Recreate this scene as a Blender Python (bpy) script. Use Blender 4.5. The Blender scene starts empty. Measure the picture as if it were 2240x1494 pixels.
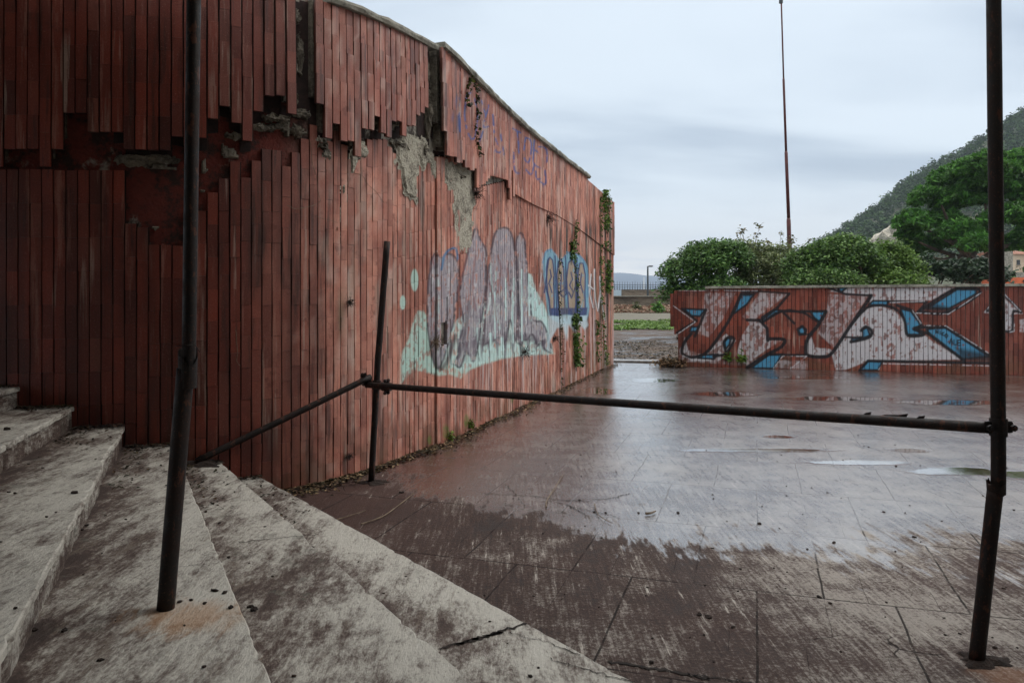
import bpy, bmesh, math, random
import numpy as np
from mathutils import Vector, Matrix
random.seed(7); rng = np.random.default_rng(7)
C = bpy.context.scene.collection
# ------------------------------------------------------------ camera, sky, sun, exposure
EYE = 1.6; F = 1700.0; CX = 1120.0; HY = 632.0            # eye height, focal length and horizon of the 2240 px photo
cam = bpy.data.objects.new('camera', bpy.data.cameras.new('camera')); C.objects.link(cam)
cam.location = (0, 0, EYE); cam.rotation_euler = (math.radians(90), 0, 0)
cam.data.sensor_width = 36; cam.data.lens = 36*F/2240; cam.data.shift_y = (HY-747)/2240
cam.data.clip_start = 0.05; cam.data.clip_end = 20000
bpy.context.scene.camera = cam
vs = bpy.context.scene.view_settings
vs.view_transform = 'Standard'; vs.look = 'None'; vs.exposure = 0.45; vs.gamma = 1.0
SUN_EL, SUN_AZ = math.radians(42), math.radians(68)       # azimuth clockwise from +Y
ld = bpy.data.lights.new('sun', 'SUN'); ld.energy = 0.9; ld.angle = math.radians(25); ld.color = (1, .96, .9)
sun = bpy.data.objects.new('sun', ld); C.objects.link(sun)
sd = Vector((math.sin(SUN_AZ)*math.cos(SUN_EL), math.cos(SUN_AZ)*math.cos(SUN_EL), math.sin(SUN_EL)))
sun.rotation_euler = sd.to_track_quat('Z', 'Y').to_euler()

class NT:
    """small node-tree helper"""
    def __init__(s, tree): s.t = tree; s.t.nodes.clear()
    def n(s, typ, ins=None, **kw):
        nd = s.t.nodes.new(typ)
        for k, v in kw.items(): setattr(nd, k, v)
        for k, v in (ins or {}).items():
            sk = nd.inputs[k]
            if isinstance(v, bpy.types.NodeSocket): s.t.links.new(v, sk)
            else: sk.default_value = v
        return nd
    def math(s, op, a, b=0.0, c=0.0, clamp=False):
        nd = s.n('ShaderNodeMath', {0: a, 1: b, 2: c}, operation=op); nd.use_clamp = clamp; return nd.outputs[0]
    def vmath(s, op, a, b=(0, 0, 0)): return s.n('ShaderNodeVectorMath', {0: a, 1: b}, operation=op).outputs[0]
    def noise(s, vec, scale, detail=4, rough=.55, dist=0.0, out='Fac'):
        return s.n('ShaderNodeTexNoise', {'Vector': vec, 'Scale': scale, 'Detail': detail, 'Roughness': rough, 'Distortion': dist}).outputs[out]
    def ramp(s, fac, a, b, c0=0.0, c1=1.0):
        return s.n('ShaderNodeMapRange', {'Value': fac, 'From Min': a, 'From Max': b, 'To Min': c0, 'To Max': c1}, interpolation_type='SMOOTHSTEP').outputs[0]
    def mix(s, fac, a, b, mode='MIX'):
        nd = s.n('ShaderNodeMix', data_type='RGBA', blend_type=mode); nd.clamp_factor = True
        for k, v in ((0, fac), (6, a), (7, b)):
            if isinstance(v, bpy.types.NodeSocket): s.t.links.new(v, nd.inputs[k])
            else: nd.inputs[k].default_value = v if k == 0 else (*v[:3], 1)
        return nd.outputs[2]
    def mapping(s, vec, rot=(0, 0, 0), scale=(1, 1, 1), loc=(0, 0, 0)):
        return s.n('ShaderNodeMapping', {'Vector': vec, 'Rotation': rot, 'Scale': scale, 'Location': loc}).outputs[0]
    def sep(s, v): return s.n('ShaderNodeSeparateXYZ', {0: v}).outputs
    def attr(s, name, out='Color'): return s.n('ShaderNodeAttribute', attribute_name=name).outputs[out]

W = bpy.data.worlds.new('World'); bpy.context.scene.world = W; W.use_nodes = True
w = NT(W.node_tree)
d = w.n('ShaderNodeTexCoord').outputs['Generated']
sx, sy, sz = w.sep(d)
sky = w.n('ShaderNodeTexSky', sky_type='NISHITA', sun_disc=False, sun_elevation=SUN_EL, sun_rotation=SUN_AZ, air_density=1.0, dust_density=2.0)
zz = w.math('ADD', w.math('MAXIMUM', sz, 0.0), 0.16)
pv = w.n('ShaderNodeCombineXYZ', {0: w.math('DIVIDE', sx, zz), 1: w.math('DIVIDE', sy, zz), 2: 0.0}).outputs[0]
c1 = w.noise(w.mapping(pv, (0, 0, .9), (.30, .62, 1), (3.1, .7, 0)), 1.0, 4, .45, .5)
c2 = w.noise(w.mapping(pv, (0, 0, .5), (.5, 1.0, 1), (1.1, 4.7, 0)), 1.6, 4, .5, .4)
cl = w.math('ADD', w.math('MULTIPLY', c1, .68), w.math('MULTIPLY', c2, .32))
cl = w.ramp(cl, .40, .60)
low = w.mix(w.ramp(sz, 0.0, .17), (1.02, .99, .96), (.56, .645, .74))
hi = w.mix(cl, (.30, .37, .465), (.64, .715, .785))
base = w.mix(w.ramp(sz, .01, .16, 0, .85), low, hi)
hc = w.noise(w.mapping(d, (0, 0, 0), (3, 3, 22)), 2.0, 4)
base = w.mix(w.math('MULTIPLY', w.ramp(hc, .5, .62), w.ramp(sz, .09, .03, 0, .55)), base, (.60, .67, .78))
zen = w.ramp(sz, .36, .95, 1.0, 2.6)                       # an overcast sky is about three times brighter overhead
base = w.mix(w.ramp(sz, .36, .6), base, (.66, .66, .645))
cloud = w.n('ShaderNodeVectorMath', {0: base, 'Scale': zen}, operation='SCALE').outputs[0]
b1 = w.n('ShaderNodeBackground', {'Color': sky.outputs[0], 'Strength': 0.10})
b2 = w.n('ShaderNodeBackground', {'Color': cloud, 'Strength': 1.0})
wm = w.n('ShaderNodeMixShader', {0: .9, 1: b1.outputs[0], 2: b2.outputs[0]})
w.n('ShaderNodeOutputWorld', {0: wm.outputs[0]})

# ------------------------------------------------------------ helpers
def P(x, y, h=0.0):
    """point of the horizontal plane z=h seen at photo pixel x, y"""
    k = (EYE-h)/(y-HY); return Vector(((x-CX)*k, F*k, h))
def at(x, y, Y): return Vector(((x-CX)*Y/F, Y, EYE+(HY-y)*Y/F))
def px(p): return CX+F*p[0]/p[1], HY-F*(p[2]-EYE)/p[1]
def srgb(r, g, b): return tuple(((c/255)/12.92 if c/255 <= .04045 else ((c/255+.055)/1.055)**2.4) for c in (r, g, b))
def tag(o, label=None, cat=None, group=None, kind=None):
    for k, v in (('label', label), ('category', cat), ('group', group), ('kind', kind)):
        if v: o[k] = v
    return o
def empty(name, loc=(0, 0, 0), **kw):
    o = bpy.data.objects.new(name, None); o.empty_display_size = .2; C.objects.link(o); o.location = loc
    return tag(o, **kw)
def link(name, me, m, parent=None, smooth=False):
    if not smooth: me.shade_flat()
    if m: me.materials.append(m)
    o = bpy.data.objects.new(name, me); C.objects.link(o)
    if parent:
        o.parent = parent; o.location = -Vector(parent.location)      # the thing's Empty is never rotated here
    if smooth: me.polygons.foreach_set('use_smooth', [True]*len(me.polygons))
    return o
def mesh(name, vs_, fs, m, parent=None, smooth=False):
    me = bpy.data.meshes.new(name); me.from_pydata([tuple(v) for v in vs_], [], [tuple(f) for f in fs]); me.update()
    return link(name, me, m, parent, smooth)
def from_bm(name, bm, m, parent=None, smooth=False):
    bmesh.ops.recalc_face_normals(bm, faces=bm.faces)
    me = bpy.data.meshes.new(name); bm.to_mesh(me); bm.free(); return link(name, me, m, parent, smooth)
def quadmesh(name, V, m, parent=None, colors=None, smooth=False):
    """V: (n,4,3) array of separate quads, colors: (n,3)"""
    V = np.asarray(V, dtype=np.float32); n = len(V)
    me = bpy.data.meshes.new(name)
    me.vertices.add(n*4); me.loops.add(n*4); me.polygons.add(n)
    me.vertices.foreach_set('co', V.reshape(-1)); me.loops.foreach_set('vertex_index', np.arange(n*4, dtype=np.int32))
    me.polygons.foreach_set('loop_start', np.arange(0, n*4, 4, dtype=np.int32)); me.update(); me.validate()
    if colors is not None:
        a = me.color_attributes.new('tint', 'FLOAT_COLOR', 'POINT')
        c = np.ones((n, 4, 4), dtype=np.float32); c[:, :, :3] = np.asarray(colors)[:, None, :]; a.data.foreach_set('color', c.reshape(-1))
    return link(name, me, m, parent, smooth)
def box(bm, c, s, rz=0.0, bev=0.0, M=None):
    m = Matrix.Translation(c) @ Matrix.Rotation(rz, 4, 'Z') @ (M or Matrix()) @ Matrix.Diagonal((*s, 1))
    r = bmesh.ops.create_cube(bm, size=1, matrix=m)
    if bev: bmesh.ops.bevel(bm, geom=list({e for v in r['verts'] for e in v.link_edges}), offset=bev, segments=2, affect='EDGES')
def tube(bm, pts, rad, n=16, caps=True, wob=0.0, hollow=False):
    pts = [Vector(p) for p in pts]; rad = rad if hasattr(rad, '__len__') else [rad]*len(pts); rings = []
    up = None
    for i, p in enumerate(pts):
        t = (pts[min(i+1, len(pts)-1)]-pts[max(i-1, 0)]).normalized()
        if up is None: up = t.orthogonal().normalized()
        a = (up-t*up.dot(t)).normalized(); up = a; b = t.cross(a)
        rings.append([bm.verts.new(p+(a*math.cos(q)+b*math.sin(q))*rad[i]*(1+wob*random.uniform(-1, 1))) for q in [2*math.pi*k/n for k in range(n)]])
    for r0, r1 in zip(rings, rings[1:]):
        for k in range(n): bm.faces.new((r0[k], r0[(k+1) % n], r1[(k+1) % n], r1[k]))
    if caps: bm.faces.new(rings[0][::-1]); bm.faces.new(rings[-1])
def lerp_pts(a, b, n, sag=0.0):
    a, b = Vector(a), Vector(b); return [a.lerp(b, i/n)-Vector((0, 0, sag*math.sin(math.pi*i/n))) for i in range(n+1)]
def vnoise(x, y, seed=0):
    xi, yi = np.floor(x).astype(np.int64), np.floor(y).astype(np.int64); fx, fy = x-xi, y-yi
    def h(a, b):
        k = (a*374761393+b*668265263+seed*974634777) & 0xffffffff
        k = ((k ^ (k >> 13))*1274126177) & 0xffffffff; k = k ^ (k >> 16); return (k & 0xffff)/65535.0
    fx, fy = fx*fx*(3-2*fx), fy*fy*(3-2*fy)
    return (h(xi, yi)*(1-fx)+h(xi+1, yi)*fx)*(1-fy)+(h(xi, yi+1)*(1-fx)+h(xi+1, yi+1)*fx)*fy
def fbm(x, y, seed=0, o=4): return sum(vnoise(x*2**i, y*2**i, seed+i)*.5**(i+1) for i in range(o))/(1-.5**o)

# ------------------------------------------------------------ materials
def mat(name):
    m = bpy.data.materials.new(name); m.use_nodes = True; m.node_tree.nodes.clear(); return m, NT(m.node_tree)
def finish(t, col, rough, bump=None, bs=.3, bd=.01, **ins):
    kw = {'Base Color': col if isinstance(col, bpy.types.NodeSocket) else (*col, 1), 'Roughness': rough}
    if bump is not None: kw['Normal'] = t.n('ShaderNodeBump', {'Height': bump, 'Strength': bs, 'Distance': bd}).outputs[0]
    kw.update(ins)
    t.n('ShaderNodeOutputMaterial', {0: t.n('ShaderNodeBsdfPrincipled', kw).outputs[0]})
def simple(name, a, b, scale=4, rough=.8, bs=.3, bd=.01, lo=.35, hi=.65, stretch=(1, 1, 1), **ins):
    m, t = mat(name); o = t.mapping(t.n('ShaderNodeNewGeometry').outputs['Position'], scale=stretch)
    n1 = t.noise(o, scale, 6, .65); n2 = t.noise(o, scale*7, 4, .6)
    f = t.ramp(t.math('ADD', t.math('MULTIPLY', n1, .65), t.math('MULTIPLY', n2, .35)), lo, hi)
    finish(t, t.mix(f, a, b), rough, n2, bs, bd, **ins); return m

def tile_mat():
    m, t = mat('terracotta_tile'); pos = t.n('ShaderNodeNewGeometry').outputs['Position']
    tr, tg, tb = t.sep(t.attr('tile'))
    c = t.mix(tr, srgb(82, 29, 19), srgb(146, 61, 41))
    c = t.mix(t.ramp(tg, .72, .95, 0, .6), c, srgb(150, 88, 72))
    c = t.mix(t.ramp(tg, .25, .05, 0, .75), c, srgb(66, 27, 20))
    fade = t.attr('fade', 'Fac')
    pale = t.mix(t.noise(pos, 9, 4), srgb(188, 102, 80), srgb(228, 172, 150))
    c = t.mix(t.math('MULTIPLY', fade, t.math('MULTIPLY', t.ramp(tr, 0, 1, .45, 1.1), t.ramp(t.noise(t.mapping(pos, scale=(1, 1, .6)), 1.6, 5, .65), .32, .56, .35, 1.0))), c, pale)
    st = t.noise(t.mapping(pos, scale=(3, 3, .22)), 3.2, 6, .7)
    c = t.mix(t.ramp(st, .53, .66, 0, .8), c, srgb(62, 36, 29))
    c = t.mix(t.ramp(st, .45, .33, 0, .5), c, srgb(182, 134, 118))
    dr = t.noise(t.mapping(pos, scale=(11, 11, .5)), 1.4, 5, .6)
    c = t.mix(t.math('MULTIPLY', t.ramp(dr, .56, .66, 0, .75), t.ramp(t.noise(pos, 1.1, 3), .42, .58)), c, srgb(54, 34, 30))
    c = t.mix(t.math('MULTIPLY', t.ramp(dr, .42, .34, 0, .6), t.ramp(t.noise(pos, .9, 3), .45, .6)), c, srgb(198, 176, 160))
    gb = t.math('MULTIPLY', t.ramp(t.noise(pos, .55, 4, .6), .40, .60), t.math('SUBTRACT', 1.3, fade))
    c = t.mix(t.math('MULTIPLY', gb, .35), c, srgb(84, 34, 24))  # deeper tone where fade is low, painting shade into the left end
    gr = t.noise(pos, 110, 4, .8)
    c = t.mix(t.ramp(gr, .48, .74, 0, .5), c, srgb(52, 30, 26))
    c = t.mix(t.ramp(gr, .44, .26, 0, .4), c, srgb(200, 160, 146))
    blot = t.noise(pos, 7.0, 5, .7)
    c = t.mix(t.ramp(blot, .58, .68, 0, .6), c, srgb(96, 42, 30))
    _, _, z = t.sep(pos)
    alg = t.math('MULTIPLY', t.ramp(z, .55, .05), t.ramp(t.noise(pos, 3.2, 5), .42, .62, 0, .6))
    c = t.mix(alg, c, srgb(92, 62, 38))
    pn = t.n('ShaderNodeAttribute', attribute_name='paint')
    wear = t.ramp(t.noise(pos, 26, 5, .75), .30, .42, .35, 1.0)
    wear = t.math('MULTIPLY', wear, t.ramp(gr, .78, .62, .6, 1.0))
    c = t.mix(t.math('MULTIPLY', pn.outputs['Alpha'], wear), c, pn.outputs['Color'])
    c = t.mix(t.math('MULTIPLY', tb, .9), c, srgb(30, 18, 16))
    finish(t, c, t.ramp(st, .35, .6, .68, .42), t.math('ADD', gr, t.math('MULTIPLY', blot, 1.2)), .45, .006)
    return m
TILE = tile_mat()

def plaster_mat():
    m, t = mat('old_plaster'); pos = t.n('ShaderNodeNewGeometry').outputs['Position']
    x, y, z = t.sep(pos)
    n1 = t.noise(pos, 2.3, 6, .65); n2 = t.noise(pos, 30, 5, .7)
    red = t.mix(n2, srgb(74, 28, 22), srgb(128, 54, 42))
    grey = t.mix(n2, srgb(120, 116, 108), srgb(188, 184, 172))
    f = t.math('ADD', t.ramp(x, -1.9, -1.3, 0, .9), t.ramp(n1, .56, .64, 0, .8))
    c = t.mix(t.math('MINIMUM', f, 1.0), red, grey)
    c = t.mix(t.ramp(t.noise(pos, 5, 6, .75), .46, .60, 0, .9), c, srgb(44, 32, 27))
    finish(t, c, .9, t.math('ADD', n1, n2), .8, .02); return m
PLASTER = plaster_mat()
CONC = simple('weathered_concrete', srgb(96, 94, 86), srgb(178, 174, 160), 5, .9, .7, .015)
COPE = simple('coping_stone', srgb(66, 66, 60), srgb(146, 143, 131), 6, .88, .6, .01, .3, .6)
RENDER = simple('old_render', srgb(84, 76, 66), srgb(176, 170, 154), 6, .92, 1.0, .03, .34, .56)
BAND = simple('band_concrete', srgb(66, 60, 52), srgb(134, 126, 112), 6, .9, .8, .02)

def rust_mat():
    m, t = mat('rusty_scaffold_steel'); pos = t.n('ShaderNodeNewGeometry').outputs['Position']
    n1 = t.noise(pos, 12, 6, .7); n2 = t.noise(pos, 130, 3, .7)
    c = t.mix(t.ramp(n1, .42, .66), srgb(20, 15, 14), srgb(40, 26, 22))
    c = t.mix(t.ramp(n2, .58, .70, 0, .7), c, srgb(92, 58, 42))
    c = t.mix(t.ramp(t.noise(t.mapping(pos, scale=(1, 1, .4)), 26, 5, .7), .57, .64, 0, .6), c, srgb(96, 54, 36))
    finish(t, c, t.ramp(n1, .3, .7, .42, .8), t.math('ADD', n1, n2), .5, .003, Metallic=.25); return m
RUST = rust_mat()

def paving_mat():
    m, t = mat('wet_stone_paving'); pos = t.n('ShaderNodeNewGeometry').outputs['Position']
    A = math.radians(17.5)
    x, y, z = t.sep(pos)
    # dry under the roof, wet beyond it
    wn = t.noise(pos, 1.1, 6, .62); wn2 = t.noise(t.mapping(pos, (0, 0, A), (3.5, .8, 1)), 3.0, 5, .6)
    bound = t.math('ADD', 4.75, t.math('MULTIPLY', t.math('MAXIMUM', t.math('SUBTRACT', 1.25, x), 0.0), .72))
    wet = t.math('ADD', t.math('SUBTRACT', y, bound), t.math('ADD', t.math('MULTIPLY', t.math('SUBTRACT', wn, .5), 2.6), t.math('MULTIPLY', t.math('SUBTRACT', wn2, .5), 1.7)))
    wet = t.ramp(t.math('ADD', wet, t.math('MULTIPLY', t.math('SUBTRACT', t.noise(t.mapping(pos, (0, 0, A), (14, 2.5, 1)), 2.0, 5, .7), .5), 1.6)), -.16, .22)
    pd = t.noise(t.mapping(pos, (0, 0, A), (.55, .9, 1), (2.3, 1.2, 0)), .9, 3, .45)
    pud = 0.0
    for (u, v, rx_, ry_) in ((2085, 1030, .42, .17), (2290, 1040, .6, .2), (1880, 1012, .5, .10), (1430, 832, .5, .35), (1590, 862, .5, .30), (1700, 955, .17, .10), (1990, 985, .22, .12), (1840, 872, .9, .25), (2080, 880, .8, .3), (1310, 855, .25, .5), (1760, 826, .8, .3), (1650, 985, .9, .10)):
        q = P(u, v); dd = t.vmath('MULTIPLY', t.vmath('SUBTRACT', pos, (q.x, q.y, 0)), (1/rx_, 1/ry_, 0)); L = t.n('ShaderNodeVectorMath', {0: dd}, operation='LENGTH').outputs['Value']
        pud = t.math('MAXIMUM', pud, t.ramp(t.math('ADD', L, t.math('MULTIPLY', t.math('SUBTRACT', t.noise(t.mapping(pos, scale=(1, 1.6, 1)), 3.0, 6, .7), .5), 1.7)), 1.15, .78))
    pud = t.math('MULTIPLY', pud, wet)
    rot = t.mapping(pos, (0, 0, A))
    dv = t.n('ShaderNodeTexNoise', {'Vector': pos, 'Scale': 1.8, 'Detail': 5}).outputs['Color']
    rot2 = t.vmath('ADD', rot, t.n('ShaderNodeVectorMath', {0: t.vmath('SUBTRACT', dv, (.5, .5, .5)), 'Scale': .035}, operation='SCALE').outputs[0])
    def joints(wd, hh, size, off=.5):
        b = t.n('ShaderNodeTexBrick', {'Vector': rot2, 'Scale': 1.0, 'Mortar Size': size, 'Mortar Smooth': .25, 'Brick Width': wd, 'Row Height': hh, 'Color1': (.2, .2, .2, 1), 'Color2': (.9, .9, .9, 1)}, offset=off)
        return b.outputs['Fac'], b.outputs['Color']
    j1, jc = joints(.667, 1.08, .006); j2, _ = joints(.333, .54, .0018, .37)
    # grain: fine scrape marks in several directions over brown dirt and grey stone
    sc = []
    for k, (a, sx_, sy_) in enumerate(((.32, 40, 2.2), (-.62, 34, 2.6), (1.05, 30, 3.0), (.1, 60, 3.2))):
        sc.append(t.noise(t.mapping(pos, (0, 0, a+A), (sx_, sy_, 1), (k*3.7, k, 0)), 1.0, 5, .7))
    gm = t.math('ADD', t.math('MULTIPLY', t.math('ADD', sc[0], sc[1]), .25), t.math('MULTIPLY', t.math('ADD', sc[2], sc[3]), .25))
    big = t.noise(pos, .8, 6, .68); mid = t.noise(pos, 3.4, 6, .72)
    fine = t.noise(pos, 48, 6, .82)
    stone = t.math('ADD', t.math('MULTIPLY', big, .30), t.math('ADD', t.math('MULTIPLY', gm, .46), t.math('MULTIPLY', mid, .24)))
    stone = t.math('ADD', stone, t.math('MULTIPLY', t.math('SUBTRACT', fine, .5), .34))
    east = t.ramp(t.math('SUBTRACT', x, t.math('MULTIPLY', y, -.12)), -.2, 3.2, -.04, .02)
    stone = t.math('ADD', stone, east)
    c = t.mix(t.ramp(stone, .47, .575), srgb(60, 39, 30), srgb(156, 148, 140))
    c = t.mix(t.ramp(stone, .475, .40, 0, .9), c, srgb(36, 25, 22))
    _, _, zz_ = t.sep(jc)
    c = t.mix(t.math('MULTIPLY', zz_, .07), c, srgb(60, 40, 34))
    far = t.ramp(y, 7.5, 12.0)
    red = t.math('MULTIPLY', t.ramp(t.noise(t.mapping(pos, (0, 0, A), (.5, 1.4, 1)), 1.1, 5, .6), .44, .62), t.math('ADD', t.math('MULTIPLY', far, .75), .05))
    c = t.mix(red, c, srgb(92, 50, 37))
    wd_ = t.ramp(t.math('ADD', t.math('SUBTRACT', 1.9, x), t.math('MULTIPLY', t.math('SUBTRACT', y, 6.0), .33)), 1.6, 3.2)
    c = t.mix(t.math('MULTIPLY', wd_, .6), c, srgb(74, 46, 38))            # soil washed along the wall foot
    scr = t.ramp(sc[1], .60, .68, 0, .85); c = t.mix(t.math('MULTIPLY', scr, t.ramp(mid, .4, .6)), c, srgb(196, 188, 178))
    crk = t.n('ShaderNodeTexVoronoi', {'Vector': t.vmath('ADD', t.mapping(pos, scale=(1, 1, 1)), t.n('ShaderNodeVectorMath', {0: dv, 'Scale': .5}, operation='SCALE').outputs[0]), 'Scale': 1.7}, feature='DISTANCE_TO_EDGE').outputs['Distance']
    crk = t.math('MULTIPLY', t.ramp(crk, .010, .002), t.ramp(t.noise(pos, .9, 2), .62, .68))
    jn = t.math('MAXIMUM', t.math('MULTIPLY', j1, t.ramp(mid, .40, .54, .15, 1.0)), t.math('MULTIPLY', j2, t.ramp(t.noise(pos, 1.9, 4), .48, .60, 0, .75)))
    jn = t.math('MAXIMUM', jn, crk)
    c = t.mix(t.math('MULTIPLY', jn, .9), c, srgb(28, 21, 20))
    rs = t.vmath('SUBTRACT', pos, (2.08, 3.22, 0)); dist = t.n('ShaderNodeVectorMath', {0: rs}, operation='LENGTH').outputs['Value']
    c = t.mix(t.math('MULTIPLY', t.ramp(t.math('ADD', dist, t.math('MULTIPLY', t.math('SUBTRACT', mid, .5), .5)), .17, .05), .45), c, srgb(150, 102, 68))
    dark = t.math('MULTIPLY', wet, t.math('ADD', .30, t.math('MULTIPLY', far, .38)))
    c = t.mix(dark, c, srgb(46, 36, 32))
    wetr = t.math('ADD', .20, t.math('MULTIPLY', t.ramp(stone, .40, .62), .20))
    dry = t.math('ADD', .74, t.math('MULTIPLY', t.math('SUBTRACT', mid, .5), .4))
    rr = t.n('ShaderNodeMix', {0: wet, 2: dry, 3: wetr}).outputs[0]
    rr = t.n('ShaderNodeMix', {0: pud, 2: rr, 3: .035}).outputs[0]
    rr = t.math('ADD', rr, t.math('MULTIPLY', jn, .4))
    hgt = t.math('ADD', t.math('MULTIPLY', stone, 2.2), t.math('ADD', t.math('MULTIPLY', fine, .25), t.math('MULTIPLY', jn, -1.2)))
    hgt = t.math('MULTIPLY', hgt, t.math('SUBTRACT', 1.0, t.math('MULTIPLY', pud, .97)))
    bs = t.n('ShaderNodeMix', {0: wet, 2: .9, 3: t.math('SUBTRACT', .22, t.math('MULTIPLY', far, .10))}).outputs[0]
    bump = t.n('ShaderNodeBump', {'Height': hgt, 'Strength': bs, 'Distance': .012}).outputs[0]
    finish(t, c, rr, None, IOR=t.math('ADD', 1.45, t.math('MULTIPLY', wet, .4)), Normal=bump, **{'Coat Weight': t.math('MULTIPLY', wet, t.ramp(t.math('ADD', gm, t.math('MULTIPLY', t.math('SUBTRACT', wn, .5), .5)), .40, .54, .65, 1.0)), 'Coat Roughness': t.math('ADD', t.math('SUBTRACT', .10, t.math('MULTIPLY', far, .01)), t.math('MULTIPLY', pud, -.11)), 'Coat IOR': 2.3, 'Coat Normal': bump})
    return m
PAVE = paving_mat()

def step_mat():
    m, t = mat('travertine_step'); pos = t.n('ShaderNodeNewGeometry').outputs['Position']
    g1 = t.noise(t.mapping(pos, (0, 0, .35), (7, 2.2, 7)), 2.0, 8, .72, .6)
    g2 = t.noise(t.mapping(pos, (0, 0, .35), (60, 14, 60)), 1.0, 5, .75)
    big = t.noise(pos, 1.3, 8, .74); fine = t.noise(t.mapping(pos, (0, 0, .35), (1, .55, 1)), 62, 6, .8)
    f = t.math('ADD', t.math('ADD', t.math('MULTIPLY', g1, .34), t.math('MULTIPLY', big, .46)), t.math('MULTIPLY', g2, .20))
    _, y, _ = t.sep(pos)
    f = t.math('SUBTRACT', f, t.ramp(y, 3.9, 5.6, 0, .045))
    edge = t.attr('edge', 'Fac')                           # 1 at the nosing, 0 at the back of the tread where soil gathers
    f = t.math('ADD', f, t.math('MULTIPLY', t.math('SUBTRACT', edge, .40), .12))
    f = t.math('SUBTRACT', f, t.math('MULTIPLY', t.ramp(t.math('ADD', edge, t.math('MULTIPLY', t.math('SUBTRACT', big, .5), 1.2)), .22, 0), .09))
    f = t.math('ADD', f, t.math('MULTIPLY', t.math('SUBTRACT', fine, .5), .27))
    st_ = t.noise(t.mapping(pos, (0, 0, .35), (2.2, .7, 2.2)), 1.6, 7, .68)
    f = t.math('ADD', f, t.math('MULTIPLY', t.math('SUBTRACT', st_, .52), .26))
    c = t.mix(t.ramp(f, .43, .60), srgb(80, 63, 55), srgb(194, 190, 180))
    c = t.mix(t.ramp(f, .455, .375, 0, .85), c, srgb(52, 38, 33))
    c = t.mix(t.ramp(t.noise(pos, 4.4, 6, .75), .58, .68, 0, .5), c, srgb(96, 98, 88))
    c = t.mix(t.ramp(g2, .60, .74, 0, .6), c, srgb(62, 56, 52))
    pit = t.noise(t.mapping(pos, (0, 0, .35), (38, 12, 38)), 2.2, 4, .7)
    c = t.mix(t.math('MULTIPLY', t.ramp(pit, .60, .68, 0, .75), t.ramp(t.noise(pos, 2.6, 4), .42, .6)), c, srgb(58, 46, 40))
    c = t.mix(t.ramp(t.noise(t.mapping(pos, (0, 0, .35), (14, 2, 14)), 1.0, 6, .7), .57, .66, 0, .5), c, srgb(120, 108, 96))
    rs = t.vmath('SUBTRACT', pos, (-1.12, 2.74, .45)); dist = t.n('ShaderNodeVectorMath', {0: t.vmath('MULTIPLY', rs, (1, 1.3, 1))}, operation='LENGTH').outputs['Value']
    c = t.mix(t.math('MULTIPLY', t.ramp(t.math('ADD', dist, t.math('MULTIPLY', t.math('SUBTRACT', g1, .5), .6)), .26, .06), .6), c, srgb(170, 126, 84))
    finish(t, c, t.ramp(f, .4, .6, .75, .55), t.math('ADD', t.math('MULTIPLY', g2, 1.2), t.math('ADD', g1, fine)), .7, .012)
    return m
STEP = step_mat()

def leaf_mat(name, rough=.5, trans=.25):
    m, t = mat(name); pos = t.n('ShaderNodeNewGeometry').outputs['Position']
    c = t.attr('tint'); n = t.noise(pos, 3, 3)
    c = t.mix(t.ramp(n, .3, .7, 0, .35), c, t.mix(.5, c, (.10, .12, .03)))
    b = t.n('ShaderNodeBsdfPrincipled', {'Base Color': c, 'Roughness': rough, 'Specular IOR Level': .35})
    tr = t.n('ShaderNodeBsdfTranslucent', {'Color': c})
    t.n('ShaderNodeOutputMaterial', {0: t.n('ShaderNodeMixShader', {0: trans, 1: b.outputs[0], 2: tr.outputs[0]}).outputs[0]}); return m
FARLEAF = leaf_mat('far_foliage', .95, .1); LEAF = leaf_mat('foliage'); LITTER = leaf_mat('dead_leaf', .8, .05)
BARK = simple('bark', srgb(48, 38, 32), srgb(104, 86, 72), 5, .9, .8, .03, stretch=(1, 1, .3))

MORTAR_SHADE = simple('dark_mortar_and_shade', srgb(26, 16, 14), srgb(52, 34, 30), 20, .95)  # joint mortar, and the dark of the painted-in cavity shade
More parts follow.
